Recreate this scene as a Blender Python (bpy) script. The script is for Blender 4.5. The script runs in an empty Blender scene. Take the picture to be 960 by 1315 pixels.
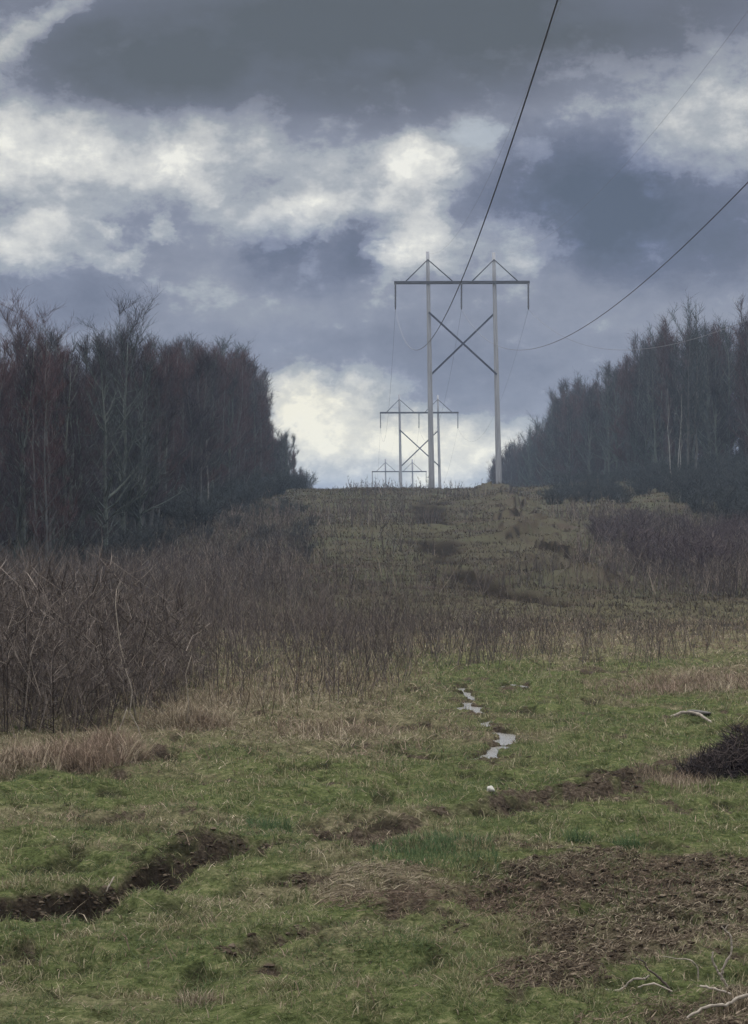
import bpy, math, random
import numpy as np
from mathutils import Vector, Matrix
sc = bpy.context.scene
C = sc.collection
R = math.radians
rng = np.random.default_rng(7)
random.seed(7)

# ------------------------------------------------------------------ helpers
def tag(o, label=None, cat=None, group=None, kind=None):
    if label: o['label'] = label
    if cat: o['category'] = cat
    if group: o['group'] = group
    if kind: o['kind'] = kind
    return o

def mesh_np(name, V, F, mat, parent=None, smooth=False):
    """V (n,3) array, F: (m,3|4) array or a list of such arrays"""
    if not isinstance(F, (list, tuple)): F = [F]
    F = [np.asarray(f, dtype=np.int64) for f in F if len(f)]
    me = bpy.data.meshes.new(name)
    V = np.asarray(V, dtype=np.float32)
    me.vertices.add(len(V)); me.vertices.foreach_set('co', V.ravel())
    loops = np.concatenate([f.ravel() for f in F])
    sizes = np.concatenate([np.full(len(f), f.shape[1]) for f in F])
    starts = np.concatenate([[0], np.cumsum(sizes)[:-1]])
    me.loops.add(len(loops)); me.loops.foreach_set('vertex_index', loops.astype(np.int32))
    me.polygons.add(len(sizes))
    me.polygons.foreach_set('loop_start', starts.astype(np.int32))
    me.polygons.foreach_set('use_smooth', np.full(len(sizes), smooth))
    me.update(calc_edges=True); me.validate()
    me.materials.append(mat)
    o = bpy.data.objects.new(name, me); C.objects.link(o)
    if parent: o.parent = parent
    return o

def empty(name, loc=(0, 0, 0), rz=0.0):
    o = bpy.data.objects.new(name, None); C.objects.link(o)
    o.location = loc; o.rotation_euler = (0, 0, rz); o.empty_display_size = .3
    return o

def copy_tree(root):
    r = root.copy(); C.objects.link(r)
    for ch in list(root.children):
        c = ch.copy(); C.objects.link(c); c.parent = r
    return r

class Tubes:
    """collects tapered tubes"""
    def __init__(s): s.V = []; s.F = []; s.T = []; s.n = 0
    def tube(s, pts, radii, n=6, cap=True):
        pts = [Vector(p) for p in pts]; m = len(pts)
        if not hasattr(radii, '__len__'): radii = [radii] * m
        base = s.n
        for i, p in enumerate(pts):
            t = (pts[min(i + 1, m - 1)] - pts[max(i - 1, 0)]).normalized()
            a = t.orthogonal().normalized() if i == 0 else (a - t * a.dot(t)).normalized()
            b = t.cross(a)
            for k in range(n):
                w = 2 * math.pi * k / n
                s.V.append(p + (a * math.cos(w) + b * math.sin(w)) * radii[i])
        for i in range(m - 1):
            for k in range(n):
                k2 = (k + 1) % n
                s.F.append((base + i * n + k, base + i * n + k2, base + (i + 1) * n + k2, base + (i + 1) * n + k))
        s.n += m * n
        if cap:
            for e, p in ((0, pts[0]), (m - 1, pts[-1])):
                s.V.append(p)
                for k in range(n):
                    k2 = (k + 1) % n
                    q = (base + e * n + k2, base + e * n + k, s.n) if e == 0 else (base + e * n + k, base + e * n + k2, s.n)
                    s.T.append(q)
                s.n += 1
    def box(s, a, b, w, h):
        """beam from a to b, w wide (sideways), h high"""
        a = Vector(a); b = Vector(b); t = (b - a).normalized()
        u = Vector((0, 1, 0)) if abs(t.y) < .9 else Vector((0, 0, 1))
        u = (u - t * u.dot(t)).normalized(); v = t.cross(u)
        base = s.n
        for p in (a, b):
            for q, r in ((-1, -1), (1, -1), (1, 1), (-1, 1)):
                s.V.append(p + u * q * w / 2 + v * r * h / 2)
        for f in ((0, 1, 5, 4), (1, 2, 6, 5), (2, 3, 7, 6), (3, 0, 4, 7), (3, 2, 1, 0), (4, 5, 6, 7)):
            s.F.append(tuple(base + i for i in f))
        s.n += 8
    def build(s, name, mat, parent=None, smooth=True):
        V = np.array([tuple(v) for v in s.V])
        F = []
        if s.F: F.append(np.array(s.F))
        if s.T: F.append(np.array(s.T))
        return mesh_np(name, V, F, mat, parent, smooth)

def spikes(P0, P1, r0, r1=None, bend=None):
    """3-sided tapered needles, arrays (n,3). returns V, F"""
    n = len(P0)
    d = P1 - P0; L = np.linalg.norm(d, axis=1, keepdims=True) + 1e-9; d = d / L
    ref = rng.normal(size=(n, 3)); a = np.cross(d, ref); a /= np.linalg.norm(a, axis=1, keepdims=True) + 1e-9
    b = np.cross(d, a)
    r0 = np.broadcast_to(np.asarray(r0, float), (n,))[:, None]
    if bend is None:
        V = np.empty((n, 4, 3))
        for k in range(3):
            w = 2 * math.pi * k / 3
            V[:, k] = P0 + (a * math.cos(w) + b * math.sin(w)) * r0
        V[:, 3] = P1
        i = (np.arange(n) * 4)[:, None]
        F = np.concatenate([i + np.array([[0, 1, 3]]), i + np.array([[1, 2, 3]]), i + np.array([[2, 0, 3]])])
        return V.reshape(-1, 3), F
    V = np.empty((n, 7, 3))
    M = (P0 + P1) / 2 + bend
    for k in range(3):
        w = 2 * math.pi * k / 3
        o = (a * math.cos(w) + b * math.sin(w)) * r0
        V[:, k] = P0 + o; V[:, 3 + k] = M + o * .7
    V[:, 6] = P1
    i = (np.arange(n) * 7)[:, None]
    F = []
    for k in range(3):
        k2 = (k + 1) % 3
        F += [i + np.array([[k, k2, 3 + k2]]), i + np.array([[k, 3 + k2, 3 + k]]), i + np.array([[3 + k, 3 + k2, 6]])]
    return V.reshape(-1, 3), np.concatenate(F)

def merge(parts):
    Vs, Fs, n = [], [], 0
    for V, F in parts:
        Vs.append(V); Fs.append(np.asarray(F) + n); n += len(V)
    return np.concatenate(Vs), np.concatenate(Fs)

# ------------------------------------------------------------------ numeric noise
def _h(ix, iy, s):
    n = (ix.astype(np.int64) * 374761393 + iy.astype(np.int64) * 668265263 + s * 1442695041) & 0xffffffff
    n = ((n ^ (n >> 13)) * 1274126177) & 0xffffffff
    n = n ^ (n >> 16)
    return (n & 0xffffff) / 16777215.0
def vn(x, y, s=0):
    ix = np.floor(x); iy = np.floor(y); fx = x - ix; fy = y - iy
    ux = fx * fx * (3 - 2 * fx); uy = fy * fy * (3 - 2 * fy)
    a = _h(ix, iy, s); b = _h(ix + 1, iy, s); c = _h(ix, iy + 1, s); d = _h(ix + 1, iy + 1, s)
    return (a + (b - a) * ux) * (1 - uy) + (c + (d - c) * ux) * uy
def fbm(x, y, sc_, o=4, s=0):
    v = 0; am = .5; f = 1 / sc_; t = 0
    for k in range(o):
        v = v + am * vn(x * f + 17.3 * k, y * f - 9.1 * k, s + k); t += am; am *= .5; f *= 2.03
    return v / t
def sstep(a, b, x):
    t = np.clip((x - a) / (b - a), 0, 1); return t * t * (3 - 2 * t)

# ------------------------------------------------------------------ the camera's numbers (used to read positions off flat ground)
FPX = 2833.0; EYE = 1.6
def gp(px, py):
    """point of the flat meadow seen at photo pixel px,py"""
    d = FPX * EYE / (py - 700.0)
    return np.array([(px - 480) / FPX * d, d])
PY = np.array([-4000, 0, 30, 45, 60, 80, 100, 130, 150, 180, 200, 215, 240, 344, 494, 800, 1500, 5000.])
PZ = np.array([-3, 0, 0, .0, .22, .85, 1.85, 3.5, 4.6, 6.1, 6.68, 6.7, 6.3, 3.5, -.7, -6, -9, -12.])
def prof(y):
    v = 0
    for k in (-1.5, -.75, 0, .75, 1.5): v = v + np.interp(y + k * np.clip(np.abs(y) * .03, 0, 8), PY, PZ)
    return v / 5

def poly_sd(x, y, pts):
    """signed distance to a polyline (positive on its left side), and the unsigned one"""
    best = np.full(x.shape, 1e9); sg = np.zeros(x.shape)
    for (x0, y0), (x1, y1) in zip(pts[:-1], pts[1:]):
        dx, dy = x1 - x0, y1 - y0; L2 = dx * dx + dy * dy
        t = np.clip(((x - x0) * dx + (y - y0) * dy) / L2, 0, 1)
        qx = x - x0 - t * dx; qy = y - y0 - t * dy
        d = np.hypot(qx, qy); m = d < best
        best = np.where(m, d, best); sg = np.where(m, np.where(dx * qy - dy * qx > 0, d, -d), sg)
    return sg, best
def in_poly(x, y, pts, soft):
    """soft inside mask"""
    ins = np.zeros(x.shape, bool); n = len(pts)
    for i in range(n):
        x0, y0 = pts[i]; x1, y1 = pts[(i + 1) % n]
        c = (y0 > y) != (y1 > y)
        ins ^= c & (x < (x1 - x0) * (y - y0) / (y1 - y0 + 1e-12) + x0)
    _, d = poly_sd(x, y, list(pts) + [pts[0]])
    return sstep(-soft, soft, np.where(ins, d, -d))

TRENCH = [gp(-120, 1205), gp(0, 1180), gp(70, 1172), gp(150, 1150), gp(240, 1115), gp(300, 1092)]
TRACK1 = [gp(300, 1092), gp(380, 1082), gp(470, 1066), gp(600, 1050), gp(720, 1026), gp(800, 1004), gp(880, 988), gp(990, 975)]
TRACK2 = [gp(325, 1226), gp(400, 1200), gp(490, 1180), gp(570, 1150), gp(660, 1135)]
MUDP = [gp(560, 1155), gp(600, 1125), gp(700, 1104), gp(830, 1092), gp(980, 1096), gp(1060, 1110), gp(1060, 1190), gp(960, 1196),
        gp(870, 1215), gp(790, 1240), gp(740, 1268), gp(625, 1282), gp(610, 1255), gp(700, 1215), gp(660, 1175)]
MUDC = [gp(700, 1330), gp(790, 1296), gp(880, 1276), gp(1000, 1246), gp(1100, 1300), gp(1100, 1500), gp(650, 1500)]
STRAWP = [gp(400, 1150), gp(440, 1122), gp(520, 1118), gp(570, 1130), gp(560, 1160), gp(500, 1175), gp(430, 1172)]
PUD = [((.92, 24.9), (.95, 22.9), .06), ((.90, 22.6), (.98, 20.9), .07), ((1.05, 20.3), (1.03, 19.4), .05), ((1.10, 19.0), (1.02, 17.9), .085), ((.97, 17.7), (.86, 16.6), .10), ((1.62, 25.6), (1.68, 25.2), .06)]
HTRK1 = [(9.6, 190), (9.7, 172), (8.9, 150), (8.0, 120), (7.3, 100), (6.6, 86), (6.4, 78), (6.3, 68)]
HTRK2 = [(5.6, 185), (4.2, 160), (3.1, 135), (2.3, 102), (2.5, 88), (3.0, 72), (3.6, 60), (4.6, 56)]
HTRK3 = [(5.6, 185), (4.9, 160), (4.0, 140), (2.9, 102), (3.2, 90)]

def fields(x, y):
    shp = x.shape; x = x.ravel(); y = y.ravel(); r = np.hypot(x, y)
    out = [np.zeros(x.shape) for _ in range(4)]
    a = (r < 48) & (y > 0); b = (y > 52) & (y < 300) & (np.abs(x) < 60) & ~a
    for m, n_, h_ in ((a, True, False), (b, False, True), (~(a | b), False, False)):
        if m.any():
            for o_, v_ in zip(out, _fields(x[m], y[m], n_, h_)): o_[m] = v_
    return [o_.reshape(shp) for o_ in out]
def _fields(x, y, near, hill):
    """height, mud, dry, wet soil with painted pocket shade of the ground at x,y"""
    r = np.hypot(x, y)
    wx = x + (fbm(x, y, .5, 3, 91) - .5) * .3; wy = y + (fbm(x, y, .5, 3, 92) - .5) * .5
    z = prof(y)
    z = z + .06 * np.maximum(0, x - 11) * sstep(90, 160, y) * (1 - sstep(60, 200, x))
    z = z + .02 * np.maximum(0, -x - 14) * sstep(60, 160, y) * (1 - sstep(60, 200, -x))
    far = sstep(35, 90, y)
    z = z + (fbm(x, y, 9., 4, 3) - .5) * (.05 + .7 * far) * sstep(2, 30, r) + (fbm(x, y, 60., 3, 5) - .5) * 6 * sstep(300, 900, r)
    nearw = (1 - sstep(60, 120, r))
    # tussocks
    t = fbm(x, y, .55, 4, 11)
    tus = (t - .5) * .19 * nearw
    t2 = fbm(x, y, .16, 3, 21); tus = tus + (t2 - .5) * .05 * nearw - sstep(.60, .72, fbm(x, y * .8, .22, 3, 23)) * .035 * nearw
    # hill roughness
    tus = tus + (fbm(x, y, 1.6, 4, 31) - .5) * .15 * far * (1 - sstep(230, 300, y))
    mud = np.zeros(x.shape); dry = np.zeros(x.shape)
    pd = np.zeros(x.shape); wet_shade = np.zeros(x.shape)
    pock_shade = sstep(.60, .72, fbm(x, y * .8, .22, 3, 23)) * nearw
    wet_shade = pock_shade * .75  # small shadows between the tussocks, painted dark into the ground colour
    if near:
        # muddy areas
        m = np.maximum(in_poly(wx, wy, MUDP, .16), in_poly(wx, wy, MUDC, .12))
        m = m * sstep(.29, .46, fbm(x, y * .8, .22, 4, 41) + m * .08 + .03)
        mud = np.maximum(mud, m)
        z = z - .025 * m
        wx = wx + (fbm(x, y, .13, 3, 93) - .5) * .10; wy = wy + (fbm(x, y, .13, 3, 94) - .5) * .14
        s1, d1 = poly_sd(wx, wy, TRENCH)
        ms = .6 + .5 * fbm(x, y, .22, 3, 44)
        endf = sstep(gp(330, 1092)[0], gp(230, 1115)[0] - .1, x)
        z = z + (-.17 * np.exp(-((s1 + .02) / .095) ** 2) * ms + .045 * np.exp(-((s1 - .20) / .10) ** 2) * ms) * (.35 + .65 * endf) * (d1 < 1.2)
        mud = np.maximum(mud, np.exp(-((s1 - .03) / .10) ** 4) * sstep(.12, .34, fbm(x, y, .12, 3, 45)) * (d1 < 1))
        wet_shade = np.maximum(wet_shade, np.exp(-((s1 - .03) / .09) ** 4) * (d1 < 1) * (.4 + .5 * endf))
        s2, d2 = poly_sd(wx, wy, TRACK1)
        k = sstep(.33, .58, fbm(x, y, .5, 3, 46)); k = np.maximum(k, sstep(1.0, 1.6, x) * .9)
        z = z + (-.05 * np.exp(-((s2) / .10) ** 2) + .045 * np.exp(-((s2 - .26) / .16) ** 2)) * k * (d2 < 1.5)
        mud = np.maximum(mud, np.exp(-((s2 - .05) / .2) ** 4) * k * (d2 < 1))
        s3, d3 = poly_sd(wx, wy, TRACK2)
        z = z + (-.05 * np.exp(-((s3) / .07) ** 2) + .035 * np.exp(-((s3 - .16) / .1) ** 2)) * ms * (d3 < .8)
        mud = np.maximum(mud, np.exp(-((s3 - .02) / .08) ** 4) * sstep(.16, .38, fbm(x, y, .15, 3, 47)) * (d3 < 1))
        # scattered bare spots in the meadow
        sp = sstep(.66, .74, fbm(x, y * .6, .35, 4, 51)) * nearw
        mud = np.maximum(mud, sp * .9)
        z = z - sp * .03
        # puddle rut
        pd = np.full(x.shape, 0.)
        for a, b, w in PUD:
            _, dd = poly_sd(x + (vn(x * 7, y * 3.2, 61) - .5) * .22, y + (vn(x * 4, y * 3, 62) - .5) * .3, [a, b])
            pd = np.maximum(pd, 1 - sstep(w * .75, w * 1.25, dd))
        _, dr = poly_sd(wx, wy, [(.9, 25), (.95, 21), (1.05, 19.4), (.95, 16)])
        inr = np.exp(-(dr / .45) ** 2)
        tus = tus * (1 - .85 * inr)
        mud = np.maximum(mud, np.exp(-(dr / .2) ** 2) * .75 * sstep(.35, .5, fbm(x, y, .2, 3, 63)))
        z = z * (1 - inr) + prof(y) * inr
        z = z + inr * .006 - pd * .08
        mud = np.maximum(mud, sstep(.0, .2, pd))
        # clods
        cl = np.abs(fbm(x, y, .075, 3, 71) - .5) * 2
        z = z + mud * nearw * (1 - pd) * ((.5 - cl) * .05 + (fbm(x, y, .19, 2, 73) - .5) * .04 + (fbm(x, y, .045, 2, 75) - .5) * .03)
        mud = np.clip(mud * (.55 + .9 * sstep(.3, .6, fbm(x, y * .7, .07, 3, 77))), 0, 1) * (1 - pd) + pd
    z = z + tus
    if hill:
        for P, w in ((HTRK1, .8), (HTRK2, .62), (HTRK3, .5)):
            sh, dh = poly_sd(x + (fbm(x, y, 3., 3, 81) - .5) * 1.5, y + (fbm(x, y, 5., 3, 82) - .5) * 6, P)
            kk = sstep(.41, .49, fbm(x * .9, y * .7, 2.2, 3, 83)) if w > .7 else sstep(.3, .5, fbm(x, y, 6., 3, 84))
            e = np.exp(-(dh / w) ** 2) * kk
            mud = np.maximum(mud, e * (.35 if w > .7 else .95))
            z = z - e * (.12 if w > .7 else .3) * (.4 + fbm(x, y, 2., 2, 85))
            if w < .7: wet_shade = np.maximum(wet_shade, np.clip(e * 1.6, 0, 1))
            else:
                g_ = np.exp(-(dh / 1.5) ** 2) * sstep(.28, .42, fbm(x, y * .5, 2.6, 2, 86))
                p_ = np.mod(y / 14. + fbm(x, y * .6, 2.0, 3, 87) * 2.2, 1.)
                z = z + g_ * (.74 * np.where(p_ < .09, p_ / .09, 1 - (p_ - .09) / .91) + (fbm(x, y * .6, .9, 3, 88) - .5) * .34)
                dk = g_ * sstep(.55, .68, fbm(x, y * .5, 1.1, 3, 89)) * .7; mud = np.maximum(mud, dk); wet_shade = np.maximum(wet_shade, dk * .6)
                fc = sstep(.15, .45, g_) * sstep(.14, .09, p_)
                mud = np.maximum(mud, fc); wet_shade = np.maximum(wet_shade, fc)
            if w > .7:
                dry = np.maximum(dry, np.exp(-(dh / 2.6) ** 2) * .35)
    # dead grass
    dn = fbm(x, y, 1.3, 4, 101)
    dl = sstep(.57, .76, dn) * .65
    dl = np.maximum(dl, in_poly(wx, wy, STRAWP, .1) * 1.0)
    edge = sstep(15.5, 18.5, y + (dn - .5) * 4 + (x + 1.0) * -.5) * sstep(1.2, -.3, x - (y - 20) * .01)   # litter in front of the weeds
    dl = np.maximum(dl, edge * (1 - sstep(26, 40, y)) * .85)
    dl = np.maximum(dl, sstep(29, 33, y + (dn - .5) * 5) * (1 - sstep(55, 70, y)) * .55)
    rb = in_poly(wx, wy, [gp(800, 880), gp(840, 862), gp(960, 850), gp(1100, 850), gp(1100, 880), gp(960, 890), gp(860, 892)], .9)
    dl = np.maximum(dl, rb)
    hd = sstep(.42, .7, fbm(x, y, 7., 4, 111)) * .35
    dl = np.where(y > 45, np.maximum(hd, dl * (1 - far)), dl)
    dry = np.maximum(dry, dl)
    return z, mud, dry, wet_shade
def H(x, y):
    x = np.atleast_1d(np.asarray(x, float)); y = np.atleast_1d(np.asarray(y, float))
    return fields(x, y)[0]
def H1(x, y): return float(H([x], [y])[0])
def at(px, d, extra=0.):
    """ground point in the direction of photo column px at distance d"""
    x = (px - 480) / FPX * d
    return Vector((x, d, H1(x, d) + extra))

# ------------------------------------------------------------------ materials
def nt_of(name):
    m = bpy.data.materials.new(name); m.use_nodes = True
    nt = m.node_tree; nt.nodes.clear()
    out = nt.nodes.new('ShaderNodeOutputMaterial'); b = nt.nodes.new('ShaderNodeBsdfPrincipled')
    nt.links.new(b.outputs[0], out.inputs[0])
    b.inputs['Specular IOR Level'].default_value = .0
    return m, nt, b
def ramp(nt, fac, stops, interp='LINEAR'):
    r = nt.nodes.new('ShaderNodeValToRGB'); r.color_ramp.interpolation = interp
    e = r.color_ramp.elements
    while len(e) < len(stops): e.new(.5)
    for k, (p, c) in enumerate(stops):
        e[k].position = p; e[k].color = (*c, 1) if len(c) == 3 else c
    nt.links.new(fac, r.inputs[0]); return r.outputs[0]
def noise(nt, vec, scale, detail=4, rough=.6):
    n = nt.nodes.new('ShaderNodeTexNoise'); n.inputs['Scale'].default_value = scale
    n.inputs['Detail'].default_value = detail; n.inputs['Roughness'].default_value = rough
    if vec is not None: nt.links.new(vec, n.inputs['Vector'])
    return n.outputs['Fac']
def mixc(nt, fac, a, b, bt='MIX'):
    m = nt.nodes.new('ShaderNodeMix'); m.data_type = 'RGBA'; m.blend_type = bt
    for s, v in ((0, fac), (6, a), (7, b)):
        if isinstance(v, (int, float)): m.inputs[s].default_value = v
        elif isinstance(v, tuple): m.inputs[s].default_value = (*v, 1)
        else: nt.links.new(v, m.inputs[s])
    return m.outputs[2]
def island_mat(name, stops, rough=.8, patch=None, patchscale=1., trans=0.):
    """colour picked at random for each blade or twig, optionally mixed with a patchy second ramp"""
    m, nt, b = nt_of(name)
    g = nt.nodes.new('ShaderNodeNewGeometry')
    col = ramp(nt, g.outputs['Random Per Island'], stops)
    if patch:
        n = noise(nt, g.outputs['Position'], patchscale, 3)
        mr = nt.nodes.new('ShaderNodeMapRange'); mr.inputs[1].default_value = .42; mr.inputs[2].default_value = .6
        nt.links.new(n, mr.inputs[0])
        col = mixc(nt, mr.outputs[0], col, ramp(nt, g.outputs['Random Per Island'], patch))
    nt.links.new(col, b.inputs['Base Color']); b.inputs['Roughness'].default_value = rough
    if trans:
        tl = nt.nodes.new('ShaderNodeBsdfTranslucent'); nt.links.new(col, tl.inputs[0])
        mx = nt.nodes.new('ShaderNodeMixShader'); mx.inputs[0].default_value = trans
        nt.links.new(b.outputs[0], mx.inputs[1]); nt.links.new(tl.outputs[0], mx.inputs[2])
        nt.links.new(mx.outputs[0], [n for n in nt.nodes if n.type == 'OUTPUT_MATERIAL'][0].inputs[0])
    return m
def noisy_mat(name, a, bcol, scale=5., rough=.8, bump=0., obj=True, stretch=None, spec=.25, metal=0.):
    m, nt, b = nt_of(name)
    tc = nt.nodes.new('ShaderNodeTexCoord'); v = tc.outputs['Object']
    if stretch:
        mp = nt.nodes.new('ShaderNodeMapping'); mp.inputs['Scale'].default_value = stretch
        nt.links.new(v, mp.inputs[0]); v = mp.outputs[0]
    n = noise(nt, v, scale, 5, .65)
    nt.links.new(ramp(nt, n, [(.3, a), (.7, bcol)]), b.inputs['Base Color'])
    b.inputs['Roughness'].default_value = rough; b.inputs['Specular IOR Level'].default_value = spec
    b.inputs['Metallic'].default_value = metal
    if bump:
        bp = nt.nodes.new('ShaderNodeBump'); bp.inputs['Strength'].default_value = bump
        nt.links.new(n, bp.inputs['Height']); nt.links.new(bp.outputs[0], b.inputs['Normal'])
    return m

def ground_mat():
    m, nt, b = nt_of('ground_soil_grass')
    at_ = nt.nodes.new('ShaderNodeAttribute'); at_.attribute_name = 'mask'
    sp = nt.nodes.new('ShaderNodeSeparateColor'); nt.links.new(at_.outputs['Color'], sp.inputs[0])
    g = nt.nodes.new('ShaderNodeNewGeometry'); P = g.outputs['Position']
    n1 = noise(nt, P, 11., 6, .7); n2 = noise(nt, P, 1.1, 4, .6); n3 = noise(nt, P, 45., 5, .75); n4 = noise(nt, P, .25, 4, .6)
    gr = mixc(nt, .5, n1, n3)
    green = ramp(nt, gr, [(.36, (.012, .014, .006)), (.45, (.034, .042, .016)), (.53, (.064, .075, .030)), (.60, (.118, .110, .058)), (.68, (.19, .168, .10))])
    straw = ramp(nt, gr, [(.36, (.030, .024, .016)), (.48, (.085, .070, .046)), (.66, (.19, .158, .11))])
    hstraw = ramp(nt, gr, [(.36, (.020, .016, .013)), (.5, (.050, .040, .031)), (.66, (.098, .080, .060))])
    straw_ = straw
    mudc = ramp(nt, n3, [(.35, (.016, .012, .009)), (.5, (.040, .031, .023)), (.68, (.095, .076, .056))])
    hillg = ramp(nt, n4, [(.35, (.036, .028, .022)), (.5, (.040, .041, .025)), (.65, (.034, .027, .022))])
    sepp = nt.nodes.new('ShaderNodeSeparateXYZ'); nt.links.new(P, sepp.inputs[0])
    fr = nt.nodes.new('ShaderNodeMapRange'); fr.inputs[1].default_value = 35; fr.inputs[2].default_value = 60
    nt.links.new(sepp.outputs[1], fr.inputs[0])
    base = mixc(nt, fr.outputs[0], green, hillg)
    def madd(a, bv, c):
        q = nt.nodes.new('ShaderNodeMath'); q.operation = 'MULTIPLY_ADD'; q.use_clamp = True
        nt.links.new(a, q.inputs[0]); q.inputs[1].default_value = bv
        if isinstance(c, float): q.inputs[2].default_value = c
        else: nt.links.new(c, q.inputs[2])
        return q.outputs[0]
    dn = madd(n1, 1.6, -.8)
    q = nt.nodes.new('ShaderNodeMath'); q.operation = 'ADD'; q.use_clamp = True
    nt.links.new(sp.outputs[1], q.inputs[0]); nt.links.new(dn, q.inputs[1])
    qq = nt.nodes.new('ShaderNodeMath'); qq.operation = 'MULTIPLY'; qq.use_clamp = True
    nt.links.new(sp.outputs[1], qq.inputs[0]); nt.links.new(q.outputs[0], qq.inputs[1])
    c = mixc(nt, sp.outputs[1], base, mixc(nt, fr.outputs[0], straw, hstraw))
    c = mixc(nt, sp.outputs[0], c, mudc)
    c = mixc(nt, sp.outputs[2], c, ramp(nt, n3, [(.35, (.006, .005, .004)), (.6, (.016, .013, .010))]))  # third mask channel: dark wet soil, and shade painted into the meadow pockets
    nt.links.new(c, b.inputs['Base Color']); b.inputs['Roughness'].default_value = .85
    bp = nt.nodes.new('ShaderNodeBump'); bp.inputs['Strength'].default_value = .8; bp.inputs['Distance'].default_value = .03
    nt.links.new(n3, bp.inputs['Height']); nt.links.new(bp.outputs[0], b.inputs['Normal'])
    return m

M = {
 'ground': ground_mat(),
 'grass': island_mat('meadow_grass', [(0, (.048, .058, .026)), (.35, (.072, .087, .038)), (.65, (.102, .112, .054)), (.85, (.145, .132, .072)), (1, (.24, .21, .135))],
                     patch=[(0, (.034, .053, .023)), (.6, (.056, .078, .034)), (.9, (.088, .10, .046)), (1, (.18, .16, .10))], patchscale=.55, trans=.35),
 'straw': island_mat('dead_grass', [(0, (.065, .052, .036)), (.4, (.125, .104, .072)), (.8, (.215, .18, .128)), (1, (.34, .29, .215))],
                     patch=[(0, (.06, .044, .034)), (.6, (.12, .088, .066)), (1, (.22, .165, .125))], patchscale=.8, trans=.3),
 'tuss': island_mat('tussock_grass', [(0, (.028, .040, .017)), (.5, (.056, .070, .029)), (.8, (.105, .112, .052)), (1, (.28, .245, .165))], patch=[(0, (.07, .06, .035)), (.6, (.14, .12, .07)), (1, (.30, .26, .18))], patchscale=1.7, trans=.35),
 'lush': island_mat('tall_green_grass', [(0, (.030, .050, .024)), (.6, (.052, .080, .038)), (1, (.10, .125, .06))], trans=.35),
 'hillgrass': island_mat('hill_grass', [(0, (.028, .025, .019)), (.4, (.045, .042, .029)), (.8, (.068, .060, .044)), (1, (.12, .10, .072))],
                     patch=[(0, (.026, .021, .019)), (.6, (.042, .034, .029)), (1, (.08, .063, .050))], patchscale=.16, trans=.25),
 'weed': island_mat('dead_weed_stems', [(0, (.036, .029, .028)), (.5, (.070, .057, .053)), (.85, (.12, .098, .085)), (1, (.20, .165, .13))],
                     patch=[(0, (.026, .023, .023)), (.6, (.048, .042, .041)), (1, (.10, .084, .072))], patchscale=.12),
 'cane': island_mat('bramble_cane', [(0, (.030, .025, .023)), (.5, (.060, .049, .044)), (.9, (.11, .092, .08)), (1, (.2, .17, .145))]),
 'bark': noisy_mat('tree_bark', (.040, .040, .040), (.085, .084, .080), 3., .85),
 'bark2': noisy_mat('mossy_bark', (.040, .048, .042), (.09, .10, .085), 3., .85),
 'palebark': noisy_mat('pale_bark', (.12, .117, .105), (.23, .225, .205), 2., .8),
 'twig': island_mat('twigs_brown', [(0, (.015, .014, .018)), (.5, (.030, .025, .029)), (1, (.056, .046, .049))]),
 'twig2': island_mat('twigs_reddish', [(0, (.027, .016, .018)), (.5, (.052, .031, .033)), (1, (.085, .052, .052))]),
 'twig3': island_mat('twigs_grey', [(0, (.018, .022, .024)), (.5, (.032, .036, .038)), (1, (.058, .060, .060))]),
 'shrub': island_mat('shrub_twigs', [(0, (.018, .021, .023)), (.5, (.030, .034, .035)), (1, (.052, .053, .052))]),
 'shrub2': island_mat('purple_shrub_twigs', [(0, (.030, .024, .028)), (.5, (.050, .040, .044)), (1, (.085, .068, .066))]),
 'pole': noisy_mat('weathered_pole', (.14, .142, .155), (.25, .252, .262), 1.2, .8, stretch=(6, 6, .4)),
 'arm': noisy_mat('dark_crossarm', (.03, .032, .04), (.055, .056, .065), 1., .7),
 'brace': noisy_mat('dark_brace', (.022, .026, .045), (.042, .046, .066), 1., .7),
 'insul': noisy_mat('glazed_insulator', (.07, .07, .08), (.12, .12, .13), 3., .35, spec=.5),
 'wire': noisy_mat('conductor_wire', (.035, .036, .045), (.05, .05, .06), 1., .6),
 'wire2': noisy_mat('thin_grey_wire', (.13, .13, .14), (.18, .18, .2), 1., .6),
 'stone': noisy_mat('pale_stone', (.18, .17, .15), (.34, .33, .29), 30., .8, .3),
 'darkstone': noisy_mat('dark_stone', (.018, .016, .014), (.045, .04, .034), 20., .8, .3),
 'stick': noisy_mat('pale_stick', (.10, .085, .068), (.24, .205, .165), 25., .8, .2),
 'darkstick': noisy_mat('dark_stick', (.03, .022, .018), (.06, .045, .036), 25., .8, .2),
 'post': noisy_mat('grey_post', (.22, .225, .23), (.30, .305, .31), 6., .7),
}
mw, nt, b = nt_of('puddle_water')
b.inputs['Base Color'].default_value = (.125, .12, .11, 1); b.inputs['Roughness'].default_value = .22
b.inputs['Specular IOR Level'].default_value = .7; b.inputs['IOR'].default_value = 1.33
tcw = nt.nodes.new('ShaderNodeTexCoord'); nw = noise(nt, tcw.outputs['Object'], 7., 2)
bw = nt.nodes.new('ShaderNodeBump'); bw.inputs['Strength'].default_value = .35; bw.inputs['Distance'].default_value = .02
nt.links.new(nw, bw.inputs['Height']); nt.links.new(bw.outputs[0], b.inputs['Normal'])
M['water'] = mw

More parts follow.
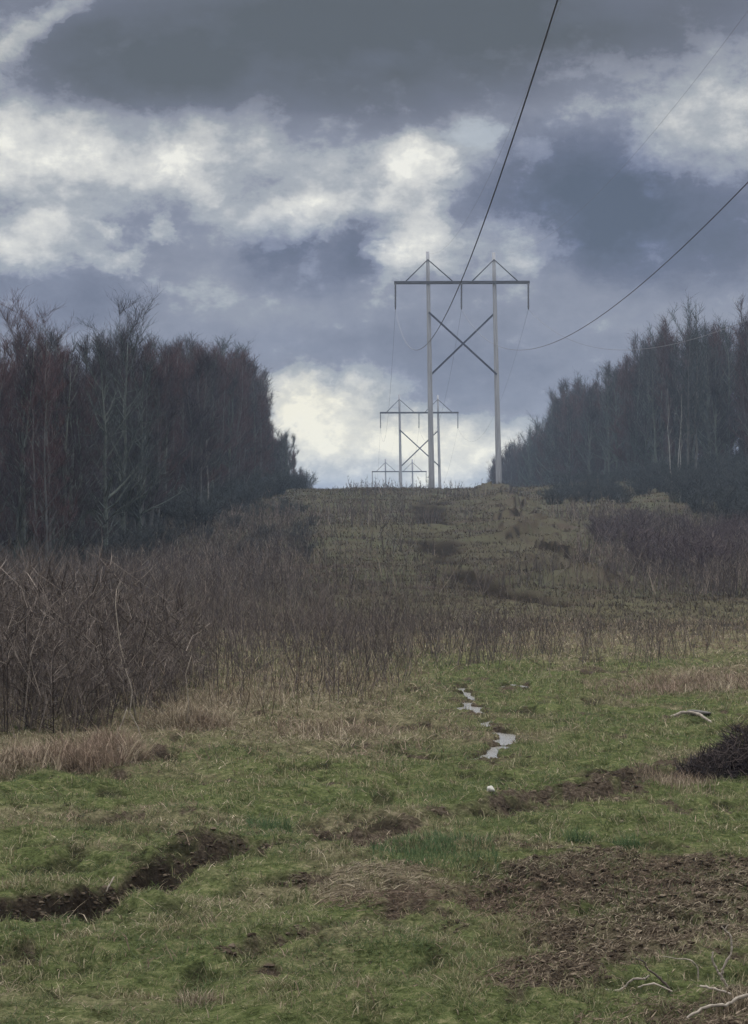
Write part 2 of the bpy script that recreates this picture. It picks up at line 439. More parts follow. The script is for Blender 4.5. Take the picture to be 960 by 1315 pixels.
# ------------------------------------------------------------------ ground: one sheet to the horizon
rr = [.6, 1.5, 2.5, 3.5, 4.5, 5.2]
r = 5.6
while r < 5000:
    rr.append(r)
    r *= 1.0032 if r < 34 else (1.006 if r < 260 else 1.035)
rr = np.array(rr)
fa = np.arange(-11.4, 11.4, .048)
sd = np.concatenate([np.arange(11.4, 20, .35), np.arange(20, 180, 4.)])
ang = np.concatenate([-sd[::-1], fa[1:], sd]); ang = np.unique(np.round(ang, 4))
A = np.radians(ang)
RR, AA = np.meshgrid(rr, A, indexing='ij')
X = RR * np.sin(AA); Y = RR * np.cos(AA)
Z, MUD, DRY, WET_SHADE = fields(X, Y)
nr, na = X.shape
V = np.stack([X, Y, Z], -1).reshape(-1, 3)
i = np.arange(nr - 1)[:, None]; j = np.arange(na)[None, :]; j2 = (j + 1) % na
Q = np.stack([i * na + j, (i + 1) * na + j, (i + 1) * na + j2, i * na + j2], -1).reshape(-1, 4)[:, ::-1]
V = np.concatenate([V, [[0, 0, 0]]]); c0 = len(V) - 1
T = np.stack([np.full(na, c0), np.arange(na), (np.arange(na) + 1) % na], -1)[:, ::-1]
go = mesh_np('meadow_ground', V, [Q, T], M['ground'], smooth=True)
tag(go, kind='structure')
ca = go.data.attributes.new('mask', 'FLOAT_COLOR', 'POINT')
col = np.zeros((len(V), 4), np.float32); col[:-1, 0] = MUD.ravel(); col[:-1, 1] = DRY.ravel(); col[:-1, 2] = WET_SHADE.ravel(); col[:, 3] = 1
ca.data.foreach_set('color', col.ravel())

# puddles: level water lying in the rut
for (x0, y0), (x1, y1), w in PUD:
    zb = -.018 + float(prof(np.array([20.]))[0])
    n = 14; vs = []
    for k in range(n + 1):
        t = k / n; cx = x0 + (x1 - x0) * t; cy = y0 + .06 + (y1 - y0 - .12) * t
        vs += [(cx - .24, cy, zb), (cx + .24, cy, zb)]
    F = np.array([(2 * k, 2 * k + 1, 2 * k + 3, 2 * k + 2) for k in range(n)])
    o = mesh_np('puddle_water', vs, F, M['water'])
    tag(o, kind='structure')

# ------------------------------------------------------------------ grass blades
def blades(n, r0, r1, half, length, width, keep, lay, power=1.6, hfun=None):
    """bent blades: returns V,F. density falls with distance"""
    u = rng.random(n); q = 2 - power
    rad = (r0 ** q + u * (r1 ** q - r0 ** q)) ** (1 / q)
    a = np.radians(rng.uniform(-half, half, n))
    x = rad * np.sin(a); y = rad * np.cos(a)
    z, mud, dry, lush = fields(x, y)  # last field: wet soil and the painted pocket shade
    k = rng.random(n) < keep(x, y, mud, dry, lush)
    x, y, z, rad = x[k], y[k], z[k], rad[k]; n = len(x)
    L = length(x, y, rad) * rng.uniform(.5, 1.5, n); W = width(rad) * rng.uniform(.6, 1.3, n)
    th = rng.uniform(0, 2 * math.pi, n)
    d = np.stack([np.cos(th), np.sin(th), np.zeros(n)], 1)
    sd_ = np.stack([-np.sin(th + rng.normal(0, .6, n)), np.cos(th), np.zeros(n)], 1)
    lean = np.clip(rng.normal(lay, .25, n), 0.02, 1.35)[:, None]
    P0 = np.stack([x, y, z - .004], 1)
    up = np.array([[0, 0, 1.]])
    P1 = P0 + (d * np.sin(lean) + up * np.cos(lean)) * (L * .5)[:, None]
    l2 = np.clip(lean + rng.uniform(.2, .9, n)[:, None], 0, 1.75)
    P2 = P1 + (d * np.sin(l2) + up * np.cos(l2)) * (L * .5)[:, None]
    w = W[:, None] * sd_
    V = np.stack([P0 - w * .5, P0 + w * .5, P1 - w * .4, P1 + w * .4, P2], 1).reshape(-1, 3)
    i = (np.arange(n) * 5)[:, None]
    Fq = i + np.array([[0, 1, 3, 2]]); Ft = i + np.array([[2, 3, 4]])
    return V, Fq, Ft

def d_long(x, y): return sstep(.5, .7, fbm(x, y, .8, 2, 207)) * 1.6
def clump(x, y): return sstep(.36, .62, fbm(x, y, .13, 3, 201))
V, Fq, Ft = blades(600000, 6.3, 34, 12.6, lambda x, y, r: .024 + .022 * clump(x, y) + .0005 * r, lambda r: .0012 + .00018 * r,
    lambda x, y, m, d, l: (1 - .7 * l) * (1 - .82 * m) * (1 - .62 * d) * (.3 + .7 * clump(x, y)), .95)
g = mesh_np('meadow_grass', V, [Fq, Ft], M['grass'])
tag(g, 'short matted green grass of the meadow in the foreground', 'grass', kind='stuff')
V, Fq, Ft = blades(430000, 6.3, 48, 12.6, lambda x, y, r: .028 + .0022 * r + .03 * clump(x, y) * d_long(x, y), lambda r: .0018 + .00026 * r,
    lambda x, y, m, d, l: np.clip(.07 + d * (.35 + .65 * clump(x, y)), 0, 1) * (1 - .6 * m) , 1.1)
g = mesh_np('dead_grass', V, [Fq, Ft], M['straw'])
tag(g, 'flattened straw coloured dead grass lying among the green', 'dead grass', kind='stuff')
V, Fq, Ft = blades(300000, 40, 235, 13.5, lambda x, y, r: .06 + .0004 * r + .08 * clump(x * .1, y * .1), lambda r: .007 + .00028 * r,
    lambda x, y, m, d, l: (1 - .9 * np.maximum(m, l)) * (.25 + .75 * sstep(.35, .6, fbm(x, y, 1.5, 3, 205))), .6, power=1.3)
g = mesh_np('hill_grass', V, [Fq, Ft], M['hillgrass'])
tag(g, 'rough brownish green grass covering the hillside', 'grass', kind='stuff')

V, Fq, Ft = blades(260000, 6.3, 30, 12.6, lambda x, y, r: .030 + .0018 * r, lambda r: .0016 + .00022 * r,
    lambda x, y, m, d, l: sstep(.56, .66, fbm(x, y, .17, 3, 221)) * (1 - m), .55)
g = mesh_np('grass_tussocks', V, [Fq, Ft], M['tuss'])
tag(g, 'countless small upright tussocks dotted through the meadow', 'grass', kind='stuff')

def tuft(name, px, py, rad, n, L, mat, label, cat='grass tuft', group=None, ry=None, wid=.004, lay=.45):
    c = gp(px, py); x = c[0] + np.clip(rng.normal(0, rad, n), -1.7 * rad, 1.7 * rad); ry_ = ry or rad; y = c[1] + np.clip(rng.normal(0, ry_, n), -1.7 * ry_, 1.7 * ry_)
    z = H(x, y); th = rng.uniform(0, 6.283, n)
    d = np.stack([np.cos(th), np.sin(th), np.zeros(n)], 1); sd_ = np.stack([-np.sin(th), np.cos(th), np.zeros(n)], 1)
    lean = np.clip(rng.normal(lay, .25, n), 0, 1.3)[:, None]; ll = (L * rng.uniform(.4, 1.25, n))[:, None]
    up = np.array([[0, 0, 1.]]); P0 = np.stack([x, y, z - .005], 1)
    P1 = P0 + (d * np.sin(lean) + up * np.cos(lean)) * ll * .5
    l2 = lean + rng.uniform(.2, .9, (n, 1)); P2 = P1 + (d * np.sin(l2) + up * np.cos(l2)) * ll * .5
    w = wid * rng.uniform(.6, 1.4, (n, 1)) * sd_
    V = np.stack([P0 - w * .5, P0 + w * .5, P1 - w * .4, P1 + w * .4, P2], 1).reshape(-1, 3)
    i = (np.arange(n) * 5)[:, None]
    base = np.array([c[0], c[1], H1(c[0], c[1])])
    o = mesh_np(name, V - base, [i + np.array([[0, 1, 3, 2]]), i + np.array([[2, 3, 4]])], M[mat])
    o.location = base
    return tag(o, label, cat, group)
tuft('grass_tuft', 347, 1054, .07, 500, .10, 'lush', 'dark green upright grass tuft in the left of the meadow beyond the trench')
tuft('grass_tuft', 555, 1098, .18, 1900, .07, 'lush', 'wide bluish green patch of longer grass in the middle of the meadow', ry=.35)
tuft('grass_tuft', 742, 1084, .035, 160, .12, 'lush', 'narrow dark tuft with upright blades beside the churned mud, left one of the pair')
tuft('grass_tuft', 800, 1082, .05, 260, .10, 'lush', 'low dark tuft with pale blades above the churned mud, right one of the pair')
tuft('grass_tuft', 258, 1275, .045, 200, .07, 'straw', 'small straw coloured tuft over a dark hole near the bottom of the meadow')
tuft('grass_tuft', 865, 1000, .14, 700, .12, 'straw', 'pale dead grass tuft at the left foot of the dark brush heap', ry=.3)
tuft('grass_tuft', 945, 1290, .05, 260, .09, 'straw', 'spiky straw tuft in the bottom right corner')
for k, (px, py, rad, n, L, lab) in enumerate([
    (100, 985, .20, 2200, .27, 'mounded tan dead grass at the left foot of the bramble thicket'),
    (148, 975, .11, 1500, .30, 'rusty tan mound of dead grass just right of the first one under the brambles'),
    (20, 990, .22, 1500, .26, 'tan dead grass mound at the far left edge under the brambles'),
    (245, 935, .2, 1100, .28, 'pale dead grass clump among the brown stems left of centre'),
    (430, 940, .28, 900, .18, 'flattened pale dead grass clump at the edge of the stems left of the puddles'),
    (300, 905, .3, 700, .25, 'tall pale grass clump deep in the brown stems'),
    (850, 884, .5, 1300, .16, 'broad straw coloured grass clump right of the green meadow strip'),
    (935, 880, .5, 1500, .20, 'reddish tan grass clump at the right edge of the meadow')]):
    tuft('dead_grass_clump', px, py, rad, n, L, 'straw', lab, 'dead grass', wid=.007, ry=rad * 1.6, lay=.7)

# ------------------------------------------------------------------ dead weed stems between meadow and hill
def weeds(n, y0, y1, keep, hgt, rad, nbr):
    y = rng.uniform(y0, y1, n); x = rng.uniform(-1, 1, n) * (.18 * y + 1.5)
    k = rng.random(n) < keep(x, y); x, y = x[k], y[k]; n = len(x)
    z = H(x, y); h = hgt(x, y) * (.4 + .95 * rng.random(n) ** 1.4)
    P0 = np.stack([x, y, z - .02], 1)
    lean = rng.normal(0, .19, (n, 2)) * np.where(rng.random((n, 1)) < .12, 3., 1.)
    P1 = P0 + np.stack([lean[:, 0] * h, lean[:, 1] * h, h], 1)
    r = rad * (.6 + y / 50.)
    parts = [spikes(P0, P1, r, bend=rng.normal(0, .045, (n, 3)))]
    for b_ in range(nbr):
        t = rng.uniform(.25, .95, (n, 1)); S = P0 + (P1 - P0) * t
        th = rng.uniform(0, 6.283, n); l = h * rng.uniform(.10, .34, n)
        D = np.stack([np.cos(th) * .6, np.sin(th) * .6, rng.uniform(.3, 1.2, n)], 1) * l[:, None]
        parts.append(spikes(S, S + D, r * .6))
    return merge(parts)
def wk(x, y):
    px = 480 + FPX * x / y
    front = np.where(px < 530, 19.3 + (px - 150) / 370 * 3.5, 28.5) + (fbm(x, y, 2.5, 3, 301) - .5) * 3
    front = np.maximum(front, np.interp(px, [-100, 150, 330, 500, 560, 700, 840, 960], [17.5, 18.2, 19.8, 21.8, 27.4, 28., 29.5, 33]) + (fbm(x, y, 1.2, 3, 302) - .5) * 3.5)
    d = sstep(-1., np.where(px < 530, 4.2, 1.4), y - front)
    d = d * (.12 + .88 * sstep(.42, .58, fbm(x, y, .9, 4, 303)))
    return d * (1 - np.where(px > 430, .9 * sstep(38, 50, y), .8 * sstep(58, 74, y))) * np.interp(px, [500, 620, 900], [1, .75, .42])
V, F = weeds(24000, 17, 62, wk, lambda x, y: (.30 + .95 * fbm(x, y, 1.4, 3, 305)) * (1 - .30 * sstep(.5, 5, x)) * (1 - .35 * sstep(-1.5, 0, x) * sstep(34, 44, y)) + .14 * sstep(.5, -2.5, x) * sstep(19, 26, y), .0034, 6)
g = mesh_np('dead_weeds', V, F, M['weed'])
tag(g, 'thicket of dark leafless weed stems between meadow and hill', 'weeds', kind='stuff')
# sparse pale stalks at the front of the thicket
def wk2(x, y):
    px = 480 + FPX * x / y
    fr = np.interp(px, [-100, 150, 330, 500, 560, 700, 840, 960], [17, 18, 19.5, 21.5, 28, 29.5, 30, 32])
    return sstep(0, 1, y - fr) * (1 - sstep(4, 8, y - fr)) * np.where(px > 560, .35, .8)
V, F = weeds(2600, 17, 42, wk2, lambda x, y: .5 + 0 * x, .005, 3)
g = mesh_np('pale_stalks', V, F, M['straw'])
tag(g, 'thin pale dry stalks standing at the front of the dark stems', 'stalks', kind='stuff')
# low scrub on the hill
def sk(x, y):
    px = 480 + FPX * x / y + (fbm(x, y, 4., 3, 331) - .5) * 160
    a = sstep(.50, .62, fbm(x, y * .6, 6., 3, 311)) * .3
    left = sstep(430, 330, px) * (1 - sstep(100, 135, y)) * (.35 + .65 * sstep(.36, .5, fbm(x, y * .7, 3., 3, 312)))
    right = sstep(740, 830, px) * (1 - sstep(100, 125, y)) * (.35 + .65 * sstep(.36, .5, fbm(x, y * .7, 3., 3, 313))) * sstep(62, 72, y + (px - 780) * .06)
    low = sstep(78, 60, y) * .5 * (.15 + .85 * sstep(470, 380, px)) * sstep(.4, .55, fbm(x, y, 2.5, 3, 314))
    return np.clip(np.maximum(np.maximum(a, low), np.maximum(left, right)), 0, 1) * (1 - .9 * sstep(150, 190, y))
V, F = weeds(42000, 58, 190, sk, lambda x, y: .65 + .5 * fbm(x, y, 3., 2, 315), .0062, 6)
g = mesh_np('hill_scrub', V, F, M['weed'])
tag(g, 'patches of low dark scrub scattered over the hillside', 'scrub', kind='stuff')

# ------------------------------------------------------------------ trees
def rand_dir(n): v = rng.normal(size=(n, 3)); return v / np.linalg.norm(v, axis=1, keepdims=True)
def make_tree(name, h, spread, nlimb, ntw, bark, twig, stems=2, upright=1.0, twl=.55, twr=.0085, low=.08):
    root = empty(name)
    tb = Tubes(); segs = []
    for s in range(stems):
        th = rng.uniform(0, 6.28); off = Vector((math.cos(th), math.sin(th), 0)) * (.25 if stems > 1 else 0)
        ln = off * rng.uniform(.4, 1.6)
        hh = h * rng.uniform(.78, 1.0) if s else h
        pts = []; p = off.copy(); w = Vector((0, 0, 0))
        for k in range(9):
            t = k / 8
            w += Vector((rng.normal(0, .07), rng.normal(0, .07), 0)) * (h / 10)
            pts.append(off + ln * t * 1.3 + w + Vector((0, 0, hh * t - .3)))
        r0 = h * .0115 / (1 + .3 * (stems - 1))
        tb.tube(pts, [r0 * (1 - .93 * k / 8) for k in range(9)], 5)
        for k in range(8): segs.append((pts[k], pts[k + 1], .25 + .75 * k / 8))
        for l in range(nlimb // stems):
            t = rng.uniform(low, .93); k = min(int(t * 8), 7); f = t * 8 - k
            p0 = pts[k].lerp(pts[k + 1], f)
            th = rng.uniform(0, 6.28); L = h * spread * (1.0 - .45 * t) * rng.uniform(.5, 1.25)
            up = (rng.uniform(.5, 1.3) + 1.6 * t * t) * upright
            d = Vector((math.cos(th), math.sin(th), up)).normalized()
            lp = [p0]; q = p0.copy()
            for m in range(4):
                d = (d + Vector((rng.normal(0, .12), rng.normal(0, .12), .10 + rng.normal(0, .08)))).normalized()
                q = q + d * L / 4; lp.append(q)
            rl = r0 * (1 - t) * .5 + .008
            tb.tube(lp, [rl * (1 - .85 * m / 4) for m in range(5)], 4, cap=False)
            for m in range(4): segs.append((lp[m], lp[m + 1], .7 + .5 * m / 3))
            for sb in range(3):
                m = int(rng.integers(1, 4)); s0 = lp[m].lerp(lp[m + 1], rng.random())
                d2 = (d + Vector(rng.normal(0, .5, 3)) + Vector((0, 0, .3))).normalized()
                s1 = s0 + d2 * L * rng.uniform(.25, .5)
                tb.tube([s0, (s0 + s1) / 2 + Vector(rng.normal(0, .03, 3)), s1], [rl * .5, rl * .35, rl * .1], 3, cap=False)
                segs.append((s0, s1, 1.2))
    tb.build('trunk', bark, root)
    A0 = np.array([tuple(s[0]) for s in segs]); A1 = np.array([tuple(s[1]) for s in segs]); wt = np.array([s[2] for s in segs])
    wt = wt * np.linalg.norm(A1 - A0, axis=1); wt = wt / wt.sum()
    idx = rng.choice(len(segs), ntw, p=wt); t = rng.random((ntw, 1))
    S = A0[idx] + (A1[idx] - A0[idx]) * t
    D = (A1[idx] - A0[idx]); D /= np.linalg.norm(D, axis=1, keepdims=True)
    D = D * .7 + rand_dir(ntw) * .75 + np.array([[0, 0, .45]]) * upright; D /= np.linalg.norm(D, axis=1, keepdims=True)
    L = twl * rng.uniform(.4, 1.4, (ntw, 1)) * (h / 10) ** .5
    E = S + D * L
    parts = [spikes(S, E, twr * rng.uniform(.6, 1.2, ntw))]
    # second order twigs
    n2 = ntw; id2 = rng.integers(0, ntw, n2); t2 = rng.uniform(.3, .9, (n2, 1)); S2 = S[id2] + (E[id2] - S[id2]) * t2
    D2 = D[id2] + rand_dir(n2) * .8 + np.array([[0, 0, .3]]); D2 /= np.linalg.norm(D2, axis=1, keepdims=True)
    parts.append(spikes(S2, S2 + D2 * L[id2] * .6, twr * .7))
    V, F = merge(parts)
    mesh_np('crown', V, F, twig, root)
    root['h0'] = h
    return root

tproto = []
tw = [M['twig'], M['twig2'], M['twig'], M['twig3'], M['twig2'], M['twig']]
bk = [M['bark2'], M['bark'], M['bark'], M['bark2'], M['bark'], M['bark2']]
for k in range(6):
    tproto.append(make_tree('bare_tree', 10., [.20, .23, .18, .26, .16, .22][k], 36, [2600, 2200, 2900, 2000, 2500, 2300][k], bk[k], tw[k], stems=[2, 3, 2, 1, 3, 2][k], upright=[1.1, 1.3, 1.5, .9, 1.6, 1.1][k]))
used = set()
def put_tree(x, y, h, label, group, kind=None, cat='tree', sx=1.):
    k = int(rng.integers(0, 6)) if kind is None else kind
    if k in used: o = copy_tree(tproto[k])
    else: o = tproto[k]; used.add(k)
    s = h / 10.
    o.location = (x, y, H1(x, y)); o.rotation_euler = (rng.normal(0, .02), rng.normal(0, .02), rng.uniform(0, 6.28))
    o.scale = (s * sx, s * sx, s)
    return tag(o, label, cat, group)

LL = 'bare brown twiggy tree packed in the dense wood on the left of the clearing'
GL = 'bare trees of the left wood'
LR = 'bare dark twiggy tree packed in the wood climbing the right of the clearing'
GR = 'bare trees of the right wood'
# left wood: heights follow its skyline in the photograph
def top_h(x, y, table, z):
    px = 480 + FPX * x / y
    ty = np.interp(px, [t[0] for t in table], [t[1] for t in table])
    return (700 - ty) * y / FPX + EYE - z
TL = [(-200, 440), (0, 438), (50, 428), (100, 448), (150, 432), (200, 450), (240, 436), (290, 446), (318, 458), (334, 480), (342, 540), (349, 570), (357, 556), (368, 552), (378, 585), (392, 614), (405, 622)]
nl = 0
y = 70.
pts = []
while y < 205:
    e = -10.6 + 2.2 * sstep(130, 200, np.array(y)) 
    for row, dx in enumerate((0, -2.2, -4.8, -8.5)):
        if row >= 2 and rng.random() < .35: continue
        x = float(e) + dx + rng.normal(0, .45); yy = y + rng.normal(0, .7)
        if abs(x) > .172 * yy + 3.0: continue
        pts.append((x, yy))
    y += 2.45
for x, y in pts:
    z = H1(x, y); h = float(top_h(x, y, TL, z)) * rng.uniform(.86, 1.04)
    if h < 1.5: continue
    put_tree(x, y, min(max(h, 3.), 14.), LL, GL, sx=1.15); nl += 1
for k in range(22):      # the small trees of the left wood standing down the far side of the crest
    y = rng.uniform(225, 330); px = rng.uniform(338, 392)
    x = (px - 480) / FPX * y; z = H1(x, y); h = float(top_h(x, y, TL, z)) * rng.uniform(.9, 1.03)
    if h > 1.5: put_tree(x, y, h, LL, GL, kind=int(rng.choice([1, 2, 4]))); nl += 1
TR = [(600, 650), (612, 632), (626, 612), (636, 590), (650, 572), (700, 540), (715, 505), (730, 490), (760, 488), (790, 478), (800, 450), (830, 432), (860, 415), (890, 402), (930, 408), (960, 388), (1150, 370)]
nrt = 0
for k in range(12):
    y = rng.uniform(345, 400); px = rng.uniform(618, 662); x = (px - 480) / FPX * y; z = H1(x, y); h = float(top_h(x, y, TR, z)) * rng.uniform(.95, 1.0)
    if h > 1.5: put_tree(x, y, h, LR, GR); nrt += 1
y = 146.; pts = []
while y < 326:
    e = np.interp(y, [146, 168, 200, 240, 300, 330], [29.5, 27.5, 23.8, 21.0, 18.6, 17.8])
    for row, dx in enumerate((0, 2.4, 4.8, 7.6, 11.5)):
        if row >= 2 and rng.random() < .4: continue
        x = float(e) + dx + rng.normal(0, .5); yy = y + rng.normal(0, .8)
        if x > .172 * yy + 4.0: continue
        pts.append((x, yy))
    y += 3.7
for x, y in pts:
    z = H1(x, y); h = float(top_h(x, y, TR, z)) * rng.uniform(.84, 1.04)
    if h < 1.5: continue
    put_tree(x, y, min(h, 19.), LR, GR, sx=1.1); nrt += 1
print('trees', nl, nrt)
# trees that stand out
def special(px, d, top, label, mats, name='bare_tree', nl_=16, ntw=700, twl=.6, twr=.012, spread=.2, stems=1, low=.3, up=1.2, cat='tree', sx=1.):
    x = (px - 480) / FPX * d; z = H1(x, d); h = (700 - top) * d / FPX + EYE - z
    t = make_tree(name, 10., spread, nl_, ntw, mats[0], mats[1], stems=stems, upright=up, twl=twl, twr=twr, low=low)
    t.location = (x, d, z); s = h / 10; t.scale = (s * sx, s * sx, s)
    return tag(t, label, cat)
special(158, 104, 398, 'tallest wispy bare tree rising with thin fanned branches above the left wood', (M['bark'], M['twig']), ntw=3600, nl_=40, spread=.30, twr=.0055, stems=4, sx=1.3)
special(48, 96, 412, 'wispy bare tree rising above the left wood near the left edge', (M['bark'], M['twig2']), ntw=3200, nl_=36, spread=.28, twr=.0055, stems=3, sx=1.3)
special(267, 121, 520, 'tree with a pale straight trunk showing at the edge of the left wood', (M['palebark'], M['twig']), ntw=500, spread=.10, low=.5)
special(866, 150, 490, 'tree with pale forked trunks showing in the middle of the right wood', (M['palebark'], M['twig3']), ntw=400, spread=.22, stems=3, nl_=12, low=.35, up=1.5)
special(885, 152, 385, 'tall spindly bare tree rising above the right wood', (M['bark'], M['twig3']), ntw=1500, nl_=28, spread=.2, twr=.009, stems=2)

# ------------------------------------------------------------------ shrubs
def make_shrub(name, h, w, n, mat, r=.008, nst=26, arch=.0):
    P0 = []; P1 = []; stems = Tubes()
    for k in range(nst):
        th = rng.uniform(0, 6.28); rad = w * math.sqrt(rng.random()); hh = h * rng.uniform(.6, 1.05) * (1 - .35 * (rad / w) ** 2)
        a = Vector((math.cos(th), math.sin(th), 0)); b0 = a * rad * .35; top = a * rad + Vector((0, 0, hh))
        mid = (b0 + top) / 2 + Vector((0, 0, hh * .12)) - a * rad * .1
        end = top + (a * arch * h * .6 - Vector((0, 0, arch * h * .5)))
        pts = [b0 - Vector((0, 0, .1)), mid, top] + ([end] if arch else [])
        stems.tube(pts, [r * 1.6, r * 1.2, r * .7] + ([r * .3] if arch else []), 3, cap=False)
        for m in range(len(pts) - 1): P0.append(tuple(pts[m])); P1.append(tuple(pts[m + 1]))
    P0 = np.array(P0); P1 = np.array(P1)
    idx = rng.integers(0, len(P0), n); t = rng.random((n, 1)); S = P0[idx] + (P1[idx] - P0[idx]) * t
    D = rand_dir(n) * .8 + np.array([[0, 0, .6]]); L = h * .22 * rng.uniform(.4, 1.4, (n, 1))
    V, F = spikes(S, S + D * L, r * rng.uniform(.5, 1., n), bend=rng.normal(0, .02 * h, (n, 3)))
    Vs = np.array([tuple(v) for v in stems.V]); Fs = np.array(stems.F)
    Fs = np.concatenate([Fs[:, [0, 1, 2]], Fs[:, [0, 2, 3]]])
    V, F = merge([(V, F), (Vs, Fs)])
    return mesh_np(name, V, F, mat)
sp1 = [make_shrub('shrub', 2., 1.3, 1100, M['shrub'], .011) for _ in range(2)]
sp2 = [make_shrub('shrub', 2., 1.3, 900, M['shrub2'], .011) for _ in range(2)]
su = set()
def put_shrub(protos, x, y, h, label, group, wide=1.):
    k = int(rng.integers(0, len(protos))); p = protos[k]
    if p.name in su: o = p.copy(); C.objects.link(o)
    else: o = p; su.add(p.name)
    s = h / 2.
    o.location = (x, y, H1(x, y)); o.rotation_euler = (0, 0, rng.uniform(0, 6.28)); o.scale = (s * wide, s * wide, s)
    return tag(o, label, 'shrub', group)
for k in range(62):     # along the foot of the left wood
    y = rng.uniform(72, 200); x = -9.6 + 1.9 * float(sstep(130, 200, np.array(y))) + rng.uniform(-1.5, 1.6)
    put_shrub(sp1, x, y, rng.uniform(1.1, 2.2), 'dark leafless shrub in the row along the foot of the left wood', 'shrubs at the foot of the left wood', 1.2)
for k in range(40):     # dark patches out on the left of the slope
    if k < 28: px, y = rng.uniform(120, 335), rng.uniform(80, 118)
    else: px, y = rng.uniform(325, 405), rng.uniform(84, 135)
    x = (px - 480) / FPX * y
    put_shrub(sp1, x, y, rng.uniform(.5, 1.0), 'low dark bluish shrub in the patch on the open slope below the left wood', 'low shrubs on the left of the slope', 1.5)
for k in range(80):     # blue-grey band on the right
    t = rng.random(); y = 108 + 80 * t; e = np.interp(y, [108, 130, 168, 200], [17.0, 18.5, 20.5, 21])
    x = e + rng.uniform(0, 9) ** 1.0
    if x > .172 * y + 3: continue
    put_shrub(sp1, x, y, rng.uniform(1.3, 2.4), 'blue grey leafless shrub in the band in front of the right wood', 'shrubs in front of the right wood', 1.4)
for k in range(48):
    y = rng.uniform(138, 190); px = rng.uniform(695, 860)
    put_shrub(sp1, (px - 480) / FPX * y, y, rng.uniform(.6, 1.2), 'blue grey leafless shrub in the band in front of the right wood', 'shrubs in front of the right wood', 1.7)
for k in range(46):
    y = rng.uniform(70, 112); px = rng.uniform(770, 1010); x = (px - 480) / FPX * y
    if (px - 770) / 190 + (y - 70) / 60 < .38: continue
    put_shrub(sp2, x, y, rng.uniform(.9, 1.6), 'purplish brown leafless shrub low on the right of the slope', 'purplish shrubs low on the right', 1.4)

# bramble thicket, front left
br = [make_shrub('bramble_bush', 1.25, .85, 1000, M['cane'], .0042, 24, arch=.55) for _ in range(3)]
for k, (px, d, h, w) in enumerate([(10, 18.6, 1.1, 1.), (70, 18.9, 1.0, 1.), (120, 19.6, .95, .9), (-40, 19.5, 1.3, 1.1), (30, 20.5, 1.35, 1.1), (95, 21.2, 1.3, 1.1),
                                   (165, 21.5, .85, 1.), (215, 22.5, .6, 1.), (240, 24.5, .75, 1.), (0, 23, 1.45, 1.2), (60, 23.5, 1.5, 1.2), (130, 24, 1.3, 1.1), (200, 23.5, .9, .9), (-60, 24, 1.5, 1.2), (25, 27, 1.6, 1.3), (90, 28, 1.5, 1.2)]):
    o = br[k] if k < 3 else br[k % 3].copy()
    if k >= 3: C.objects.link(o)
    x = (px - 480) / FPX * d; o.location = (x, d, H1(x, d)); o.rotation_euler = (0, 0, rng.uniform(0, 6.28)); s = h / 1.25; o.scale = (s * w, s * w, s)
    tag(o, 'tangled leafless bramble bush in the thicket at the left edge of the meadow', 'bramble', 'brambles of the left thicket')
# a few long arching canes
def cane(px, d, pts, r, name, label, mat='stick', cat='stem', group=None):
    """pts: (dx, dy, height) from the foot, metres"""
    b0 = at(px, d); t = Tubes()
    t.tube([Vector(p) for p in pts], [r * (1 - .7 * k / (len(pts) - 1)) for k in range(len(pts))], 6)
    o = t.build(name, M[mat]); o.location = b0
    return tag(o, label, cat, group)
cane(152, 17.8, [(0, 0, -.05), (-.01, 0, .08), (.03, .02, .18), (.07, .03, .30)], .007, 'pale_stem', 'pale broken stem standing upright in front of the brambles')
cane(185, 18.2, [(0, 0, -.05), (-.05, 0, .12), (-.12, .02, .24), (-.10, .03, .42), (-.16, .03, .6)], .006, 'pale_stem', 'crooked pale stem leaning left in front of the brambles')
cane(238, 19., [(0, 0, -.05), (.03, 0, .2), (.0, .02, .45), (.05, .03, .62)], .005, 'pale_stem', 'thin pale stem right of the brambles beside the grass clump')
cane(176, 20., [(0, 0, -.05), (-.06, 0, .35), (-.16, .02, .7), (-.2, .03, 1.05), (-.19, .03, 1.2)], .009, 'leaning_stem', 'long grey stem leaning left across the bramble thicket', 'stick')

